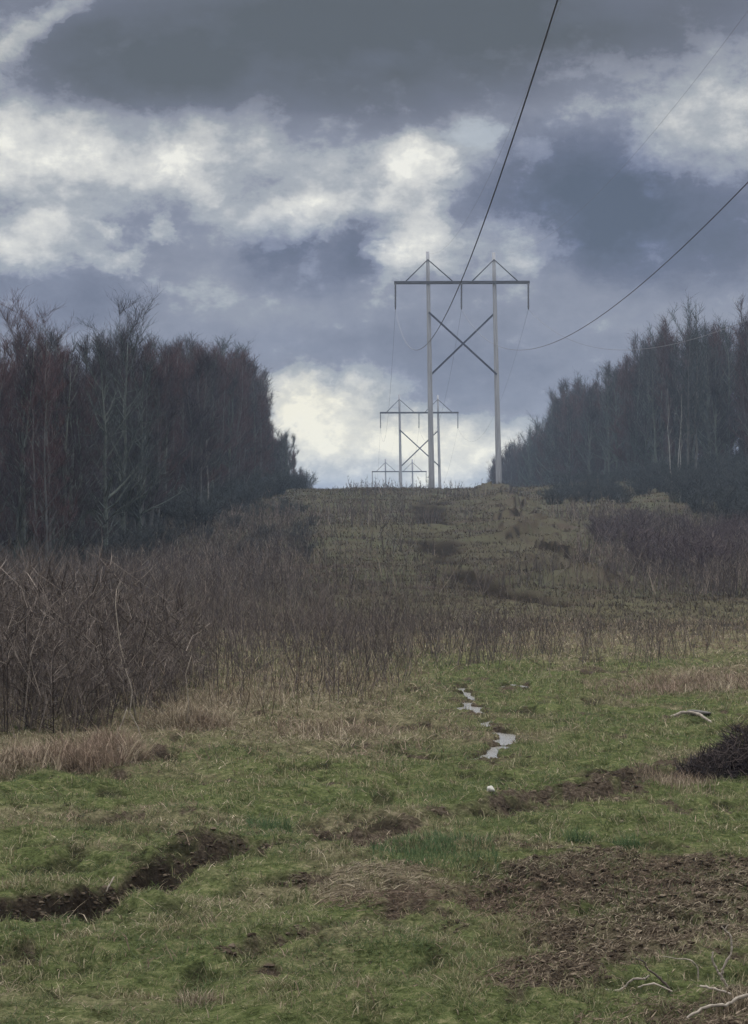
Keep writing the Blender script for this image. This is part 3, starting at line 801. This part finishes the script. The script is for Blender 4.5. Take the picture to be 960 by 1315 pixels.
# ------------------------------------------------------------------ brush heap, right
def make_heap():
    n = 2600; c = gp(945, 992)
    u = rand_dir(n); u[:, 2] = np.abs(u[:, 2]); rad = rng.uniform(.35, 1., (n, 1)) ** .5
    S = u * rad * np.array([[.31, .34, .30]]); S[:, 0] -= .06 * (1 - S[:, 2] / .3)
    lump = .78 + .42 * (np.sin(S[:, 0] * 17 + 1) * np.cos(S[:, 1] * 13) * .5 + .5)[:, None]
    S = S * lump; S[:, 2] *= np.interp(S[:, 0], [-.34, -.12, .0, .3], [.45, .62, 1., 1.05])
    D = rand_dir(n); D = np.cross(D, u) + u * .25 + np.array([[0, 0, .15]]); D /= np.linalg.norm(D, axis=1, keepdims=True)
    V, F = spikes(S, S + D * rng.uniform(.05, .16, (n, 1)), .0032, bend=rng.normal(0, .012, (n, 3)))
    # inner mound of packed litter
    m = 16; vs = []; fs = []
    for i_ in range(m + 1):
        ph = i_ / m * math.pi / 2
        for j_ in range(24):
            th = j_ / 24 * 2 * math.pi; q = .85 + .2 * rng.random()
            vs.append((.27 * math.cos(th) * math.cos(ph) * q - .03, .3 * math.sin(th) * math.cos(ph) * q, .19 * math.sin(ph) * q * (.6 if math.cos(th) * math.cos(ph) < -.3 else 1.) - .02))
    for i_ in range(m):
        for j_ in range(24):
            a_, b_ = i_ * 24 + j_, i_ * 24 + (j_ + 1) % 24
            fs += [(a_, b_, b_ + 24), (a_, b_ + 24, a_ + 24)]
    V, F = merge([(V, F), (np.array(vs), np.array(fs))])
    o = mesh_np('brush_heap', V, F, M['twigheap']); o.location = (c[0], c[1], H1(c[0], c[1]) - .01)
    return tag(o, 'dark rounded heap of tangled dead twigs at the right edge of the meadow', 'brush heap')
M['twigheap'] = island_mat('heap_twigs', [(0, (.014, .012, .014)), (.6, (.034, .028, .028)), (1, (.085, .068, .06))])
make_heap()

# ------------------------------------------------------------------ stones, branches and sticks
def stone(px, py, sx, sy, sz, mat, name, label, cat='stone'):
    import bmesh
    bm = bmesh.new(); bmesh.ops.create_icosphere(bm, subdivisions=3, radius=1)
    for v in bm.verts:
        c = v.co.copy()
        f = 1 + .22 * math.sin(c.x * 3.1 + px) * math.cos(c.y * 2.7) + .15 * math.sin(c.z * 4 + c.x * 2)
        v.co = Vector((c.x * sx, c.y * sy, c.z * sz)) * f
    me = bpy.data.meshes.new(name); bm.to_mesh(me); bm.free(); me.materials.append(M[mat])
    o = bpy.data.objects.new(name, me); C.objects.link(o)
    c = gp(px, py); o.location = (c[0], c[1], H1(c[0], c[1]) + sz * .45)
    for p in me.polygons: p.use_smooth = True
    return tag(o, label, cat)
stone(629, 1033, .028, .03, .026, 'stone', 'stone', 'small pale stone on the grass in front of the puddles')
stone(896, 915, .10, .10, .03, 'darkstone', 'rock', 'low dark rock in the grass just behind the fallen branch', 'rock')

def rough(P, rad):
    Q = []; q = []; f = 5
    for i_ in range(len(P) - 1):
        a0 = P[max(i_ - 1, 0)]; a1 = P[i_]; a2 = P[i_ + 1]; a3 = P[min(i_ + 2, len(P) - 1)]
        for k in range(f):
            t = k / f
            Q.append(.5 * ((2 * a1) + (a2 - a0) * t + (2 * a0 - 5 * a1 + 4 * a2 - a3) * t * t + (3 * a1 - a0 - 3 * a2 + a3) * t ** 3))
            q.append((rad[i_] * (1 - t) + rad[i_ + 1] * t))
    Q.append(P[-1]); q.append(rad[-1])
    return [p + Vector(rng.normal(0, .28 * r_, 3)) for p, r_ in zip(Q, q)], [r_ * rng.uniform(.68, 1.12) for r_ in q]
def branch(name, label, pts, radii, mat, extra=(), cat='branch', group=None):
    """pts: (px, py, lift) on the flat meadow + height above it"""
    W = []
    for px, py, d, hgt in pts:
        # d: distance; hgt: height over the ground there
        x = (px - 480) / FPX * d; W.append(Vector((x, d, H1(x, d) + hgt + (.022 if d < 9 else .012))))
    o0 = W[0].copy(); t = Tubes(); t.tube(*rough([w - o0 for w in W], radii), 7)
    for ps, rs in extra:
        WW = []
        for px, py, d, hgt in ps:
            x = (px - 480) / FPX * d; WW.append(Vector((x, d, H1(x, d) + hgt + .022)) - o0)
        t.tube(*rough(WW, rs), 6)
    o = t.build(name, M[mat], smooth=False); o.location = o0
    return tag(o, label, cat, group)
branch('fallen_branch', 'pale curved fallen branch lying on the grass above the brush heap',
       [(860, 0, 20.9, .02), (878, 0, 20.9, .035), (896, 0, 20.8, .035), (912, 0, 20.6, .02), (926, 0, 20.4, .0)], [.013, .016, .016, .013, .006], 'stick')
# bottom right twigs (distances ~8 m)
branch('forked_stick', 'pale forked stick standing upright in the mud, bottom right',
       [(934, 0, 7.95, -.02), (927, 0, 7.95, .02), (920, 0, 7.95, .045), (914, 0, 7.95, .075), (914, 0, 7.95, .11)], [.006, .006, .005, .005, .003], 'stick',
       extra=[([(925, 0, 7.95, .035), (928, 0, 7.94, .065), (937, 0, 7.94, .105), (938, 0, 7.94, .14), (936, 0, 7.94, .17), (929, 0, 7.94, .195), (925, 0, 7.94, .205)], [.0055, .005, .0045, .004, .004, .003, .002]),
              ([(929, 0, 7.94, .195), (934, 0, 7.94, .212)], [.0025, .0015])])
branch('bent_twig', 'dark bent twig rising from the mud left of the pale forked stick',
       [(860, 0, 7.9, -.01), (855, 0, 7.9, .03), (840, 0, 7.9, .05), (829, 0, 7.9, .06), (826, 0, 7.9, .085), (814, 0, 7.9, .11)], [.006, .005, .0045, .004, .0035, .002], 'darkstick')
branch('grey_twig', 'grey brown twig leaning low across the grass left of the dark bent twig',
       [(775, 0, 8.0, .0), (795, 0, 7.98, .01), (812, 0, 7.96, .035), (826, 0, 7.94, .06), (832, 0, 7.93, .07)], [.003, .004, .005, .005, .003], 'stick')
branch('long_stick', 'long pale stick lying along the bottom right corner',
       [(880, 0, 7.35, .01), (905, 0, 7.42, .02), (930, 0, 7.5, .03), (950, 0, 7.55, .05), (985, 0, 7.6, .07)], [.004, .0055, .006, .006, .006], 'stick')
branch('short_stick', 'short pale stick lying flat on the mud between the bent twig and the forked stick',
       [(897, 0, 7.85, .008), (915, 0, 7.8, .012), (938, 0, 7.75, .012)], [.004, .005, .004], 'stick')
branch('thin_twig', 'thin grey twig lying flat below the dark bent twig',
       [(818, 0, 7.85, .008), (838, 0, 7.82, .012), (862, 0, 7.8, .008)], [.003, .004, .003], 'stick')
branch('arched_stem', 'thin arched dead stem curving over the green grass patch, bottom right',
       [(895, 0, 8.15, -.01), (894, 0, 8.15, .03), (885, 0, 8.15, .055), (868, 0, 8.2, .065), (850, 0, 8.2, .068)], [.003, .003, .0025, .002, .0015], 'stick')
branch('upright_stick', 'small pale stick poking up from the dark trench on the left',
       [(136, 0, 10.3, -.02), (141, 0, 10.32, .04), (147, 0, 10.35, .095)], [.004, .004, .002], 'stick')
# loose litter over the mud
def litter(n, poly, L, r):
    P = np.array(poly); lo = P.min(0); hi = P.max(0)
    x = rng.uniform(lo[0], hi[0], n); y = rng.uniform(lo[1], hi[1], n)
    k = in_poly(x, y, poly, .1) > rng.random(n); x, y = x[k], y[k]; n = len(x)
    th = rng.normal(0.2, .8, n); l = L * rng.uniform(.3, 1.3, n)
    dx = np.cos(th) * l; dy = np.sin(th) * l
    P0 = np.stack([x, y, H(x, y) + .004], 1); P1 = np.stack([x + dx, y + dy, H(x + dx, y + dy) + .006], 1)
    return spikes(P0, P1, r * rng.uniform(.5, 1.4, n), bend=rng.normal(0, .006, (n, 3)) + np.array([[0, 0, .006]]))
V, F = merge([litter(24000, MUDP, .04, .0020), litter(8000, MUDC, .045, .0018), litter(1500, STRAWP, .10, .0018)])
g = mesh_np('mud_litter', V, F, M['straw'])
tag(g, 'bits of straw and twig trodden into the churned mud', 'litter', kind='stuff')

# clods of turned soil
def clods(n, poly, smin, smax, soft=.1, box=None):
    if poly is not None:
        P = np.array(poly); lo = P.min(0); hi = P.max(0)
    else: lo, hi = box
    x = rng.uniform(lo[0], hi[0], n); y = rng.uniform(lo[1], hi[1], n)
    z, mud, _, _ = fields(x, y)
    k = mud > rng.uniform(.25, 1, n)
    k &= (np.abs(x) < .22 * y)
    x, y, z = x[k], y[k], z[k]; n = len(x)
    s_ = smin * (smax / smin) ** (rng.random(n) ** 2)
    t_ = (1 + 5 ** .5) / 2
    I = np.array([(-1, t_, 0), (1, t_, 0), (-1, -t_, 0), (1, -t_, 0), (0, -1, t_), (0, 1, t_), (0, -1, -t_), (0, 1, -t_), (t_, 0, -1), (t_, 0, 1), (-t_, 0, -1), (-t_, 0, 1)]) / 1.9
    IF = np.array([(0, 11, 5), (0, 5, 1), (0, 1, 7), (0, 7, 10), (0, 10, 11), (1, 5, 9), (5, 11, 4), (11, 10, 2), (10, 7, 6), (7, 1, 8), (3, 9, 4), (3, 4, 2), (3, 2, 6), (3, 6, 8), (3, 8, 9), (4, 9, 5), (2, 4, 11), (6, 2, 10), (8, 6, 7), (9, 8, 1)])
    a = rng.uniform(0, 6.28, n); ca_, sa_ = np.cos(a)[:, None], np.sin(a)[:, None]
    B = I[None] * rng.uniform(.6, 1.35, (n, 12, 1)) * s_[:, None, None] * np.stack([rng.uniform(.9, 1.7, n), rng.uniform(.7, 1.2, n), rng.uniform(.35, .75, n)], 1)[:, None]
    Vx = B[..., 0] * ca_ - B[..., 1] * sa_ + x[:, None]; Vy = B[..., 0] * sa_ + B[..., 1] * ca_ + y[:, None]; Vz = B[..., 2] + z[:, None] + s_[:, None] * .1
    return np.stack([Vx, Vy, Vz], -1).reshape(-1, 3), (np.arange(n)[:, None, None] * 12 + IF[None]).reshape(-1, 3)
M['clod'] = island_mat('soil_clods', [(0, (.022, .017, .013)), (.6, (.040, .031, .023)), (.85, (.062, .049, .036)), (1, (.10, .08, .058))])
V, F = merge([clods(26000, MUDP, .003, .015), clods(5000, MUDC, .003, .013), clods(14000, None, .003, .017, box=((-2.2, 8.3), (-.3, 11.8))), clods(10000, None, .004, .018, box=((-.8, 11.), (3.2, 17.)))])
g = mesh_np('soil_clods', V, F, M['clod'])
tag(g, 'crumbled dark soil clods in the churned mud and ruts', 'soil clods', kind='stuff')

# marker post in the left wood's foot
pb = at(141, 92); t = Tubes(); t.box((0, 0, -.2), (0, 0, .55), .12, .16); t.box((0, 0, .55), (0, 0, .60), .16, .20)
o = t.build('marker_post', M['post'], smooth=False); o.location = pb
tag(o, 'short pale grey marker post at the foot of the left wood', 'post')

# ------------------------------------------------------------------ power line
TX = [((592 - 480) / FPX * 200, 200., 5.08 + EYE), (6.98, 344., 3.5), (5.58, 494., -.7)]
S = .0706          # metres per photo pixel at the first structure
def tower(base, label):
    root = empty('transmission_tower', base)
    def z(py): return (628 - py) * S
    def x(px): return (px - 592) * S
    top = 323
    # poles: slightly splayed, tapered
    poles = []
    for (xb, xt, tp) in ((554.5, 549, 322.5), (641, 634, 323.5)):
        a = (x(xb), 0, -1.2); bb = (x(xt), 0, z(tp)); t = Tubes()
        n = 10; pp = [Vector(a).lerp(Vector(bb), k / n) for k in range(n + 1)]
        t.tube(pp, [.29 - .13 * k / n for k in range(n + 1)], 12); t.build('pole', M['pole'], root)
    def polex(s_, py):
        xb, xt = ((554.5, 549), (641, 634))[s_]
        return x(xb + (xt - xb) * (628 - py) / 305)
    t = Tubes()
    for yy in (-.24, .24): t.box((x(506), yy, z(362.5)), (x(680), yy, z(362)), .10, .24)
    t.build('crossarm', M['arm'], root, smooth=False)
    for s_, e in ((0, 521), (0, 581), (1, 606), (1, 665)):
        t = Tubes(); t.tube([(polex(s_, 333), -.22, z(333)), (x(e), -.24, z(361))], .055, 6); t.build('arm_brace', M['arm'], root)
    t = Tubes(); t.box((polex(0, 401), -.29, z(401)), (polex(1, 481), -.29, z(481)), .10, .17); t.build('cross_brace', M['brace'], root, smooth=False)
    t = Tubes(); t.box((polex(1, 401), .29, z(401)), (polex(0, 482), .29, z(482)), .10, .17); t.build('cross_brace', M['brace'], root, smooth=False)
    for ix in (507.5, 592.5, 678.5):
        t = Tubes(); pts = []; rad = []
        z0 = z(364); z1 = z(396); n = 18
        pts.append((x(ix), 0, z0 + .15)); rad.append(.03)
        for k in range(n):
            zc = z0 + (z1 - z0) * (k + .5) / n
            pts += [(x(ix), 0, zc + .045), (x(ix), 0, zc), (x(ix), 0, zc - .02)]; rad += [.05, .15, .05]
        pts.append((x(ix), 0, z1 - .1)); rad.append(.03)
        t.tube(pts, rad, 8); t.build('insulator_string', M['insul'], root)
    return tag(root, label, 'power tower')
tower(TX[0], 'nearest and tallest wooden H-frame power line structure on the crest of the hill')
tower(TX[1], 'middle H-frame power line structure seen between the poles of the nearest one')
tower(TX[2], 'farthest and smallest H-frame power line structure just above the crest, mostly hidden')

def span(a, b, sag, n=70):
    a = Vector(a); b = Vector(b)
    return [a.lerp(b, k / n) - Vector((0, 0, 4 * sag * (k / n) * (1 - k / n))) for k in range(n + 1)]
def line(ox, zoff, name, label, r, mat, cat, grp, sagn, sagf):
    P = [(TX[k][0] + ox, TX[k][1], TX[k][2] + zoff) for k in range(3)]
    sl = -20 / FPX
    a = (TX[0][0] + ox - sl * 268, -68., 5.08 + EYE + zoff)
    pts = span(a, P[0], sagn, 120) + span(P[0], P[1], sagf, 50)[1:] + span(P[1], P[2], sagf, 40)[1:]
    e = (P[2][0] + sl * 150, P[2][1] + 150, P[2][2] - 6)
    pts += span(P[2], e, sagf, 20)[1:]
    rad = [r * (1 - .35 * k / 120) for k in range(121)] + [r * .5] * (len(pts) - 121)
    t = Tubes(); t.tube(pts, rad, 6)
    o = t.build(name, mat); return tag(o, label, cat, grp)
zi = (628 - 397) * S
line((507.5 - 592) * S, zi, 'power_line', 'dark conductor wire rising steeply above the tower from its left insulator', .019, M['wire'], 'power line', 'conductors of the line', 12.8, 6.)
line((592.5 - 592) * S, zi, 'power_line', 'dark conductor wire sweeping in a long curve from the middle insulator to the right edge', .019, M['wire'], 'power line', 'conductors of the line', 12.8, 6.)
line((678.5 - 592) * S, zi, 'power_line', 'dark conductor wire from the right insulator dipping behind the right wood', .016, M['wire'], 'power line', 'conductors of the line', 12.8, 6.)
line((549 - 592) * S, (628 - 324) * S, 'shield_wire', 'faint thin wire running from the top of the left pole', .0055, M['wire2'], 'ground wire', 'shield wires of the line', 9.7, 4.)
line((634 - 592) * S, (628 - 324) * S, 'shield_wire', 'faint thin wire running from the top of the right pole', .0055, M['wire2'], 'ground wire', 'shield wires of the line', 9.7, 4.)

# ------------------------------------------------------------------ sky
SUN_EL, SUN_AZ = 38, -12        # azimuth from +Y towards +X
w = bpy.data.worlds.new('World'); sc.world = w; w.use_nodes = True
nt = w.node_tree; nt.nodes.clear()
out = nt.nodes.new('ShaderNodeOutputWorld'); bg = nt.nodes.new('ShaderNodeBackground'); nt.links.new(bg.outputs[0], out.inputs[0])
def nd(t, **k):
    n = nt.nodes.new(t)
    for a, v in k.items(): setattr(n, a, v)
    return n
def mth(op, a, b_=None, c=None, clamp=False):
    n = nd('ShaderNodeMath', operation=op, use_clamp=clamp)
    for i_, v in enumerate((a, b_, c)):
        if v is None: continue
        if isinstance(v, (int, float)): n.inputs[i_].default_value = v
        else: nt.links.new(v, n.inputs[i_])
    return n.outputs[0]
tc = nd('ShaderNodeTexCoord'); D = tc.outputs['Generated']
sx = nd('ShaderNodeSeparateXYZ'); nt.links.new(D, sx.inputs[0])
az = mth('ARCTAN2', sx.outputs[0], sx.outputs[1]); el = mth('ARCSINE', sx.outputs[2])
# sky angles in a convenient unit: 1000 units = 20.2 degrees; u to the right of due north, v down from an origin 14 degrees up
u = mth('MULTIPLY_ADD', az, FPX, 480.); v = mth('MULTIPLY_ADD', el, -FPX, 700.)
cv = nd('ShaderNodeCombineXYZ'); nt.links.new(u, cv.inputs[0]); nt.links.new(v, cv.inputs[1])
def wnoise(vec, scale, detail, rough=.55, off=(0, 0, 0), stretch=(1, 1, 1), col=False):
    mp = nd('ShaderNodeMapping'); mp.inputs['Location'].default_value = off; mp.inputs['Scale'].default_value = stretch
    nt.links.new(vec, mp.inputs[0])
    n = nd('ShaderNodeTexNoise'); n.inputs['Scale'].default_value = scale; n.inputs['Detail'].default_value = detail; n.inputs['Roughness'].default_value = rough
    nt.links.new(mp.outputs[0], n.inputs['Vector'])
    return n.outputs['Color' if col else 'Fac']
def warp(vec, scale, amp, off, detail=5, rough=.6, stretch=(1, 1.3, 1)):
    n = wnoise(vec, scale, detail, rough, off, stretch, col=True)
    s_ = nd('ShaderNodeVectorMath', operation='SUBTRACT'); nt.links.new(n, s_.inputs[0]); s_.inputs[1].default_value = (.5, .5, .5)
    m = nd('ShaderNodeVectorMath', operation='MULTIPLY'); nt.links.new(s_.outputs[0], m.inputs[0]); m.inputs[1].default_value = (amp, amp * .7, 0)
    a = nd('ShaderNodeVectorMath', operation='ADD'); nt.links.new(vec, a.inputs[0]); nt.links.new(m.outputs[0], a.inputs[1])
    return a.outputs[0]
wv = warp(warp(warp(cv.outputs[0], .006, 110, (3, 7, 0)), .022, 60, (11, 2, 0)), .07, 22, (1, 5, 0))
wsoft = warp(cv.outputs[0], .005, 120, (5, 1, 0), 3)
def blob(vec, cx, cy, rx, ry, amp, rot=0.):
    mp = nd('ShaderNodeMapping', vector_type='TEXTURE'); nt.links.new(vec, mp.inputs[0])
    mp.inputs['Location'].default_value = (cx, cy, 0); mp.inputs['Scale'].default_value = (rx, ry, 1); mp.inputs['Rotation'].default_value = (0, 0, R(rot))
    ln = nd('ShaderNodeVectorMath', operation='LENGTH'); nt.links.new(mp.outputs[0], ln.inputs[0])
    mr = nd('ShaderNodeMapRange', interpolation_type='SMOOTHSTEP'); nt.links.new(ln.outputs['Value'], mr.inputs[0])
    mr.inputs[1].default_value = .35; mr.inputs[2].default_value = 1.35; mr.inputs[3].default_value = amp; mr.inputs[4].default_value = 0
    return mr.outputs[0]
def addall(L):
    s_ = L[0]
    for q in L[1:]: s_ = mth('ADD', s_, q)
    return s_
BR = [(60, 40, 150, 26, .34, -38), (20, 120, 55, 110, .16), (110, 190, 250, 62, .27), (30, 260, 110, 110, .20), (55, 322, 110, 42, .30), (160, 346, 42, 20, .30, -15),
      (218, 302, 20, 20, .28), (135, 300, 22, 10, .2), (300, 225, 280, 85, .26), (390, 280, 120, 30, .28, -18), (215, 215, 40, 25, .14, 20), (265, 255, 30, 22, .14),
      (530, 165, 100, 55, .03), (535, 235, 55, 90, .30), (590, 208, 110, 34, .16, 10), (520, 200, 60, 40, .08), (490, 345, 28, 60, .25), (600, 325, 120, 42, .30), (665, 322, 40, 32, .16),
      (540, 300, 60, 50, .15), (760, 118, 180, 50, .15), (790, 105, 60, 30, .10), (900, 175, 110, 80, .25), (880, 222, 60, 40, .10), (700, 205, 50, 25, .14), (1000, 120, 120, 160, .15),
      (250, 385, 60, 25, .10), (340, 350, 60, 60, .08)]
GL_ = [(430, 545, 120, 62, .48), (370, 515, 70, 45, .22, 25), (600, 575, 100, 58, .42), (520, 590, 120, 50, .2), (390, 600, 80, 40, .1)]
DK = [(330, 70, 420, 105, -.24), (480, 40, 300, 120, -.10), (760, 20, 330, 95, -.20), (150, 90, 120, 60, -.10), (40, -10, 60, 18, -.2)]
DB = [(735, 262, 150, 95, -.20), (860, 285, 180, 80, -.16), (400, 335, 100, 55, -.13), (350, 310, 50, 35, -.10), (470, 300, 40, 60, -.10), (60, 385, 150, 45, -.10), (200, 300, 110, 40, -.04),
      (480, 470, 320, 60, -.05), (950, 330, 200, 60, -.05)]
LB = addall([blob(wv, *q) for q in [(b[0], b[1], b[2], b[3], b[4] * .85, *b[5:]) for b in BR] + [(b[0], b[1], b[2], b[3], b[4] * .9, *b[5:]) for b in GL_]]); LD = addall([blob(wsoft, *q) for q in DK]); LBl = addall([blob(wv, *q) for q in DB])
det = wnoise(cv.outputs[0], .014, 9, .62, (1.7, 4.2, 0), (1, 1.4, 1))
det2 = wnoise(cv.outputs[0], .004, 5, .55, (9, 3, 0), (1, 1.9, 1))
# general overcast for the rest of the dome
rest = wnoise(D, 3.2, 7, .6, (0, 0, 0), (1, 1, 2.6))
L0 = mth('ADD', .47, mth('MULTIPLY', mth('SUBTRACT', det, .5), .24))
L0 = mth('ADD', L0, mth('MULTIPLY', mth('SUBTRACT', det2, .5), .24))
Bn = mth('ADD', LB, mth('MULTIPLY', mth('SUBTRACT', det, .5), .95))
def ss(a, lo, hi, amp):
    mr = nd('ShaderNodeMapRange', interpolation_type='SMOOTHSTEP'); nt.links.new(a, mr.inputs[0])
    mr.inputs[1].default_value = lo; mr.inputs[2].default_value = hi; mr.inputs[3].default_value = 0; mr.inputs[4].default_value = amp
    return mr.outputs[0]
Bm = mth('ADD', mth('ADD', ss(Bn, .06, .22, .11), ss(Bn, .22, .48, .15)), mth('ADD', ss(Bn, .44, .70, .21), mth('MULTIPLY', LB, .24)))
LD = mth('MULTIPLY', LD, mth('ADD', mth('MULTIPLY', mth('SUBTRACT', det2, .5), 2.4), mth('MULTIPLY_ADD', mth('SUBTRACT', det, .5), 1.1, .95)))
L_ = mth('ADD', mth('ADD', L0, Bm), mth('ADD', LD, LBl))
rmp = nd('ShaderNodeValToRGB'); cr = rmp.color_ramp; cr.elements[0].position = .15; cr.elements[1].position = 1.
def lin(c): return tuple((x / 255 / 12.92 if x / 255 < .04045 else ((x / 255 + .055) / 1.055) ** 2.4) for x in c) + (1,)
for p in (.32, .47, .62, .80): cr.elements.new(p)
for e, (p, c) in zip(cr.elements, [(.15, (84, 92, 104)), (.32, (102, 109, 127)), (.47, (130, 137, 155)), (.62, (158, 165, 175)), (.80, (198, 201, 203)), (1., (234, 235, 230))]):
    e.position = p; e.color = lin(c)
nt.links.new(L_, rmp.inputs[0])
def mixw(fac, a, b_, bt='MIX'):
    m = nd('ShaderNodeMix', data_type='RGBA', blend_type=bt)
    for s_, q in ((0, fac), (6, a), (7, b_)):
        if isinstance(q, (int, float)): m.inputs[s_].default_value = q
        elif isinstance(q, tuple): m.inputs[s_].default_value = q
        else: nt.links.new(q, m.inputs[s_])
    return m.outputs[2]
cl = rmp.outputs[0]
bluef = mth('MULTIPLY', mth('MULTIPLY', LBl, -3.2, clamp=True), mth('SUBTRACT', 1.0, mth('MULTIPLY', LB, 1.6), clamp=True), clamp=True)
cl = mixw(bluef, cl, (.90, .97, 1.13, 1), 'MULTIPLY')
grayf = mth('MULTIPLY', LD, -3.0, clamp=True)
cl = mixw(grayf, cl, (1.03, 1.0, .93, 1), 'MULTIPLY')
glow = addall([blob(wv, *q) for q in GL_]); cl = mixw(mth('MULTIPLY', glow, 1.6, clamp=True), cl, (1.05, 1.01, .90, 1), 'MULTIPLY')
# clear-sky light shows through small gaps
sky = nd('ShaderNodeTexSky', sky_type='NISHITA'); sky.sun_disc = False; sky.sun_elevation = R(SUN_EL); sky.sun_rotation = R(SUN_AZ)
skys = nd('ShaderNodeVectorMath', operation='SCALE'); nt.links.new(sky.outputs[0], skys.inputs[0]); skys.inputs[3].default_value = .055
gap = blob(wv, 615, 172, 36, 18, .75)
cl = mixw(gap, cl, skys.outputs[0])
# whole-dome overcast above the part the photograph shows: brighter towards the zenith
upf = nd('ShaderNodeMapRange', interpolation_type='SMOOTHSTEP'); nt.links.new(el, upf.inputs[0])
upf.inputs[1].default_value = R(15.5); upf.inputs[2].default_value = R(48)
rr2 = nd('ShaderNodeValToRGB'); e = rr2.color_ramp.elements; e[0].position = .3; e[0].color = (2.95, 3.08, 3.3, 1); e[1].position = .7; e[1].color = (4.5, 4.56, 4.7, 1)
nt.links.new(rest, rr2.inputs[0])
cl = mixw(upf.outputs[0], cl, rr2.outputs[0])
cl = mixw(1., cl, (1.02, 1.0, .97, 1), 'MULTIPLY')
# below the horizon: dull ground colour
dn = nd('ShaderNodeMapRange'); nt.links.new(el, dn.inputs[0]); dn.inputs[1].default_value = R(-4); dn.inputs[2].default_value = R(-1)
cl = mixw(dn.outputs[0], (.08, .08, .08, 1), cl)
# the clouds are written at display brightness; the Background strength brings the sky into its range
sca = nd('ShaderNodeVectorMath', operation='SCALE'); nt.links.new(cl, sca.inputs[0]); sca.inputs[3].default_value = 10.
nt.links.new(sca.outputs[0], bg.inputs[0]); bg.inputs[1].default_value = .1
w.cycles.sampling_method = 'MANUAL'; w.cycles.sample_map_resolution = 512

sun = bpy.data.lights.new('sun', 'SUN'); sun.energy = 1.5; sun.angle = R(11); sun.color = (1, .95, .88)
so = bpy.data.objects.new('sun', sun); C.objects.link(so)
dirv = Vector((math.sin(R(SUN_AZ)) * math.cos(R(SUN_EL)), math.cos(R(SUN_AZ)) * math.cos(R(SUN_EL)), math.sin(R(SUN_EL))))
so.rotation_euler = dirv.to_track_quat('Z', 'Y').to_euler(); so.location = (0, 0, 60)

# ------------------------------------------------------------------ haze
HAZE = True
if HAZE:
    hm = bpy.data.materials.new('air'); hm.use_nodes = True; n_ = hm.node_tree; n_.nodes.clear()
    ho = n_.nodes.new('ShaderNodeOutputMaterial'); pv = n_.nodes.new('ShaderNodeVolumePrincipled')
    pv.inputs['Color'].default_value = (.62, .78, 1, 1); pv.inputs['Density'].default_value = .00028; pv.inputs['Anisotropy'].default_value = .3
    n_.links.new(pv.outputs[0], ho.inputs['Volume'])
    t = Tubes(); V = [(sx_ * 5600, sy_ * 5600, z_) for z_ in (-22, 34) for sx_, sy_ in ((-1, -1), (1, -1), (1, 1), (-1, 1))]
    F = [(3, 2, 1, 0), (4, 5, 6, 7), (0, 1, 5, 4), (1, 2, 6, 5), (2, 3, 7, 6), (3, 0, 4, 7)]
    o = mesh_np('haze', V, np.array(F), hm); tag(o, kind='stuff')
sc.cycles.volume_bounces = 0

# ------------------------------------------------------------------ camera
cam = bpy.data.cameras.new('camera'); co = bpy.data.objects.new('camera', cam); C.objects.link(co); sc.camera = co
cam.sensor_fit = 'VERTICAL'; cam.sensor_height = 36; cam.lens = 36 * FPX / 1315; cam.clip_end = 9000; cam.clip_start = .1
co.location = (0, 0, EYE); co.rotation_euler = (R(90) + math.atan(42.5 / FPX), 0, 0)
sc.view_settings.view_transform = 'Standard'; sc.view_settings.look = 'None'; sc.view_settings.exposure = 0; sc.view_settings.gamma = 1
sc.view_settings.use_curve_mapping = False
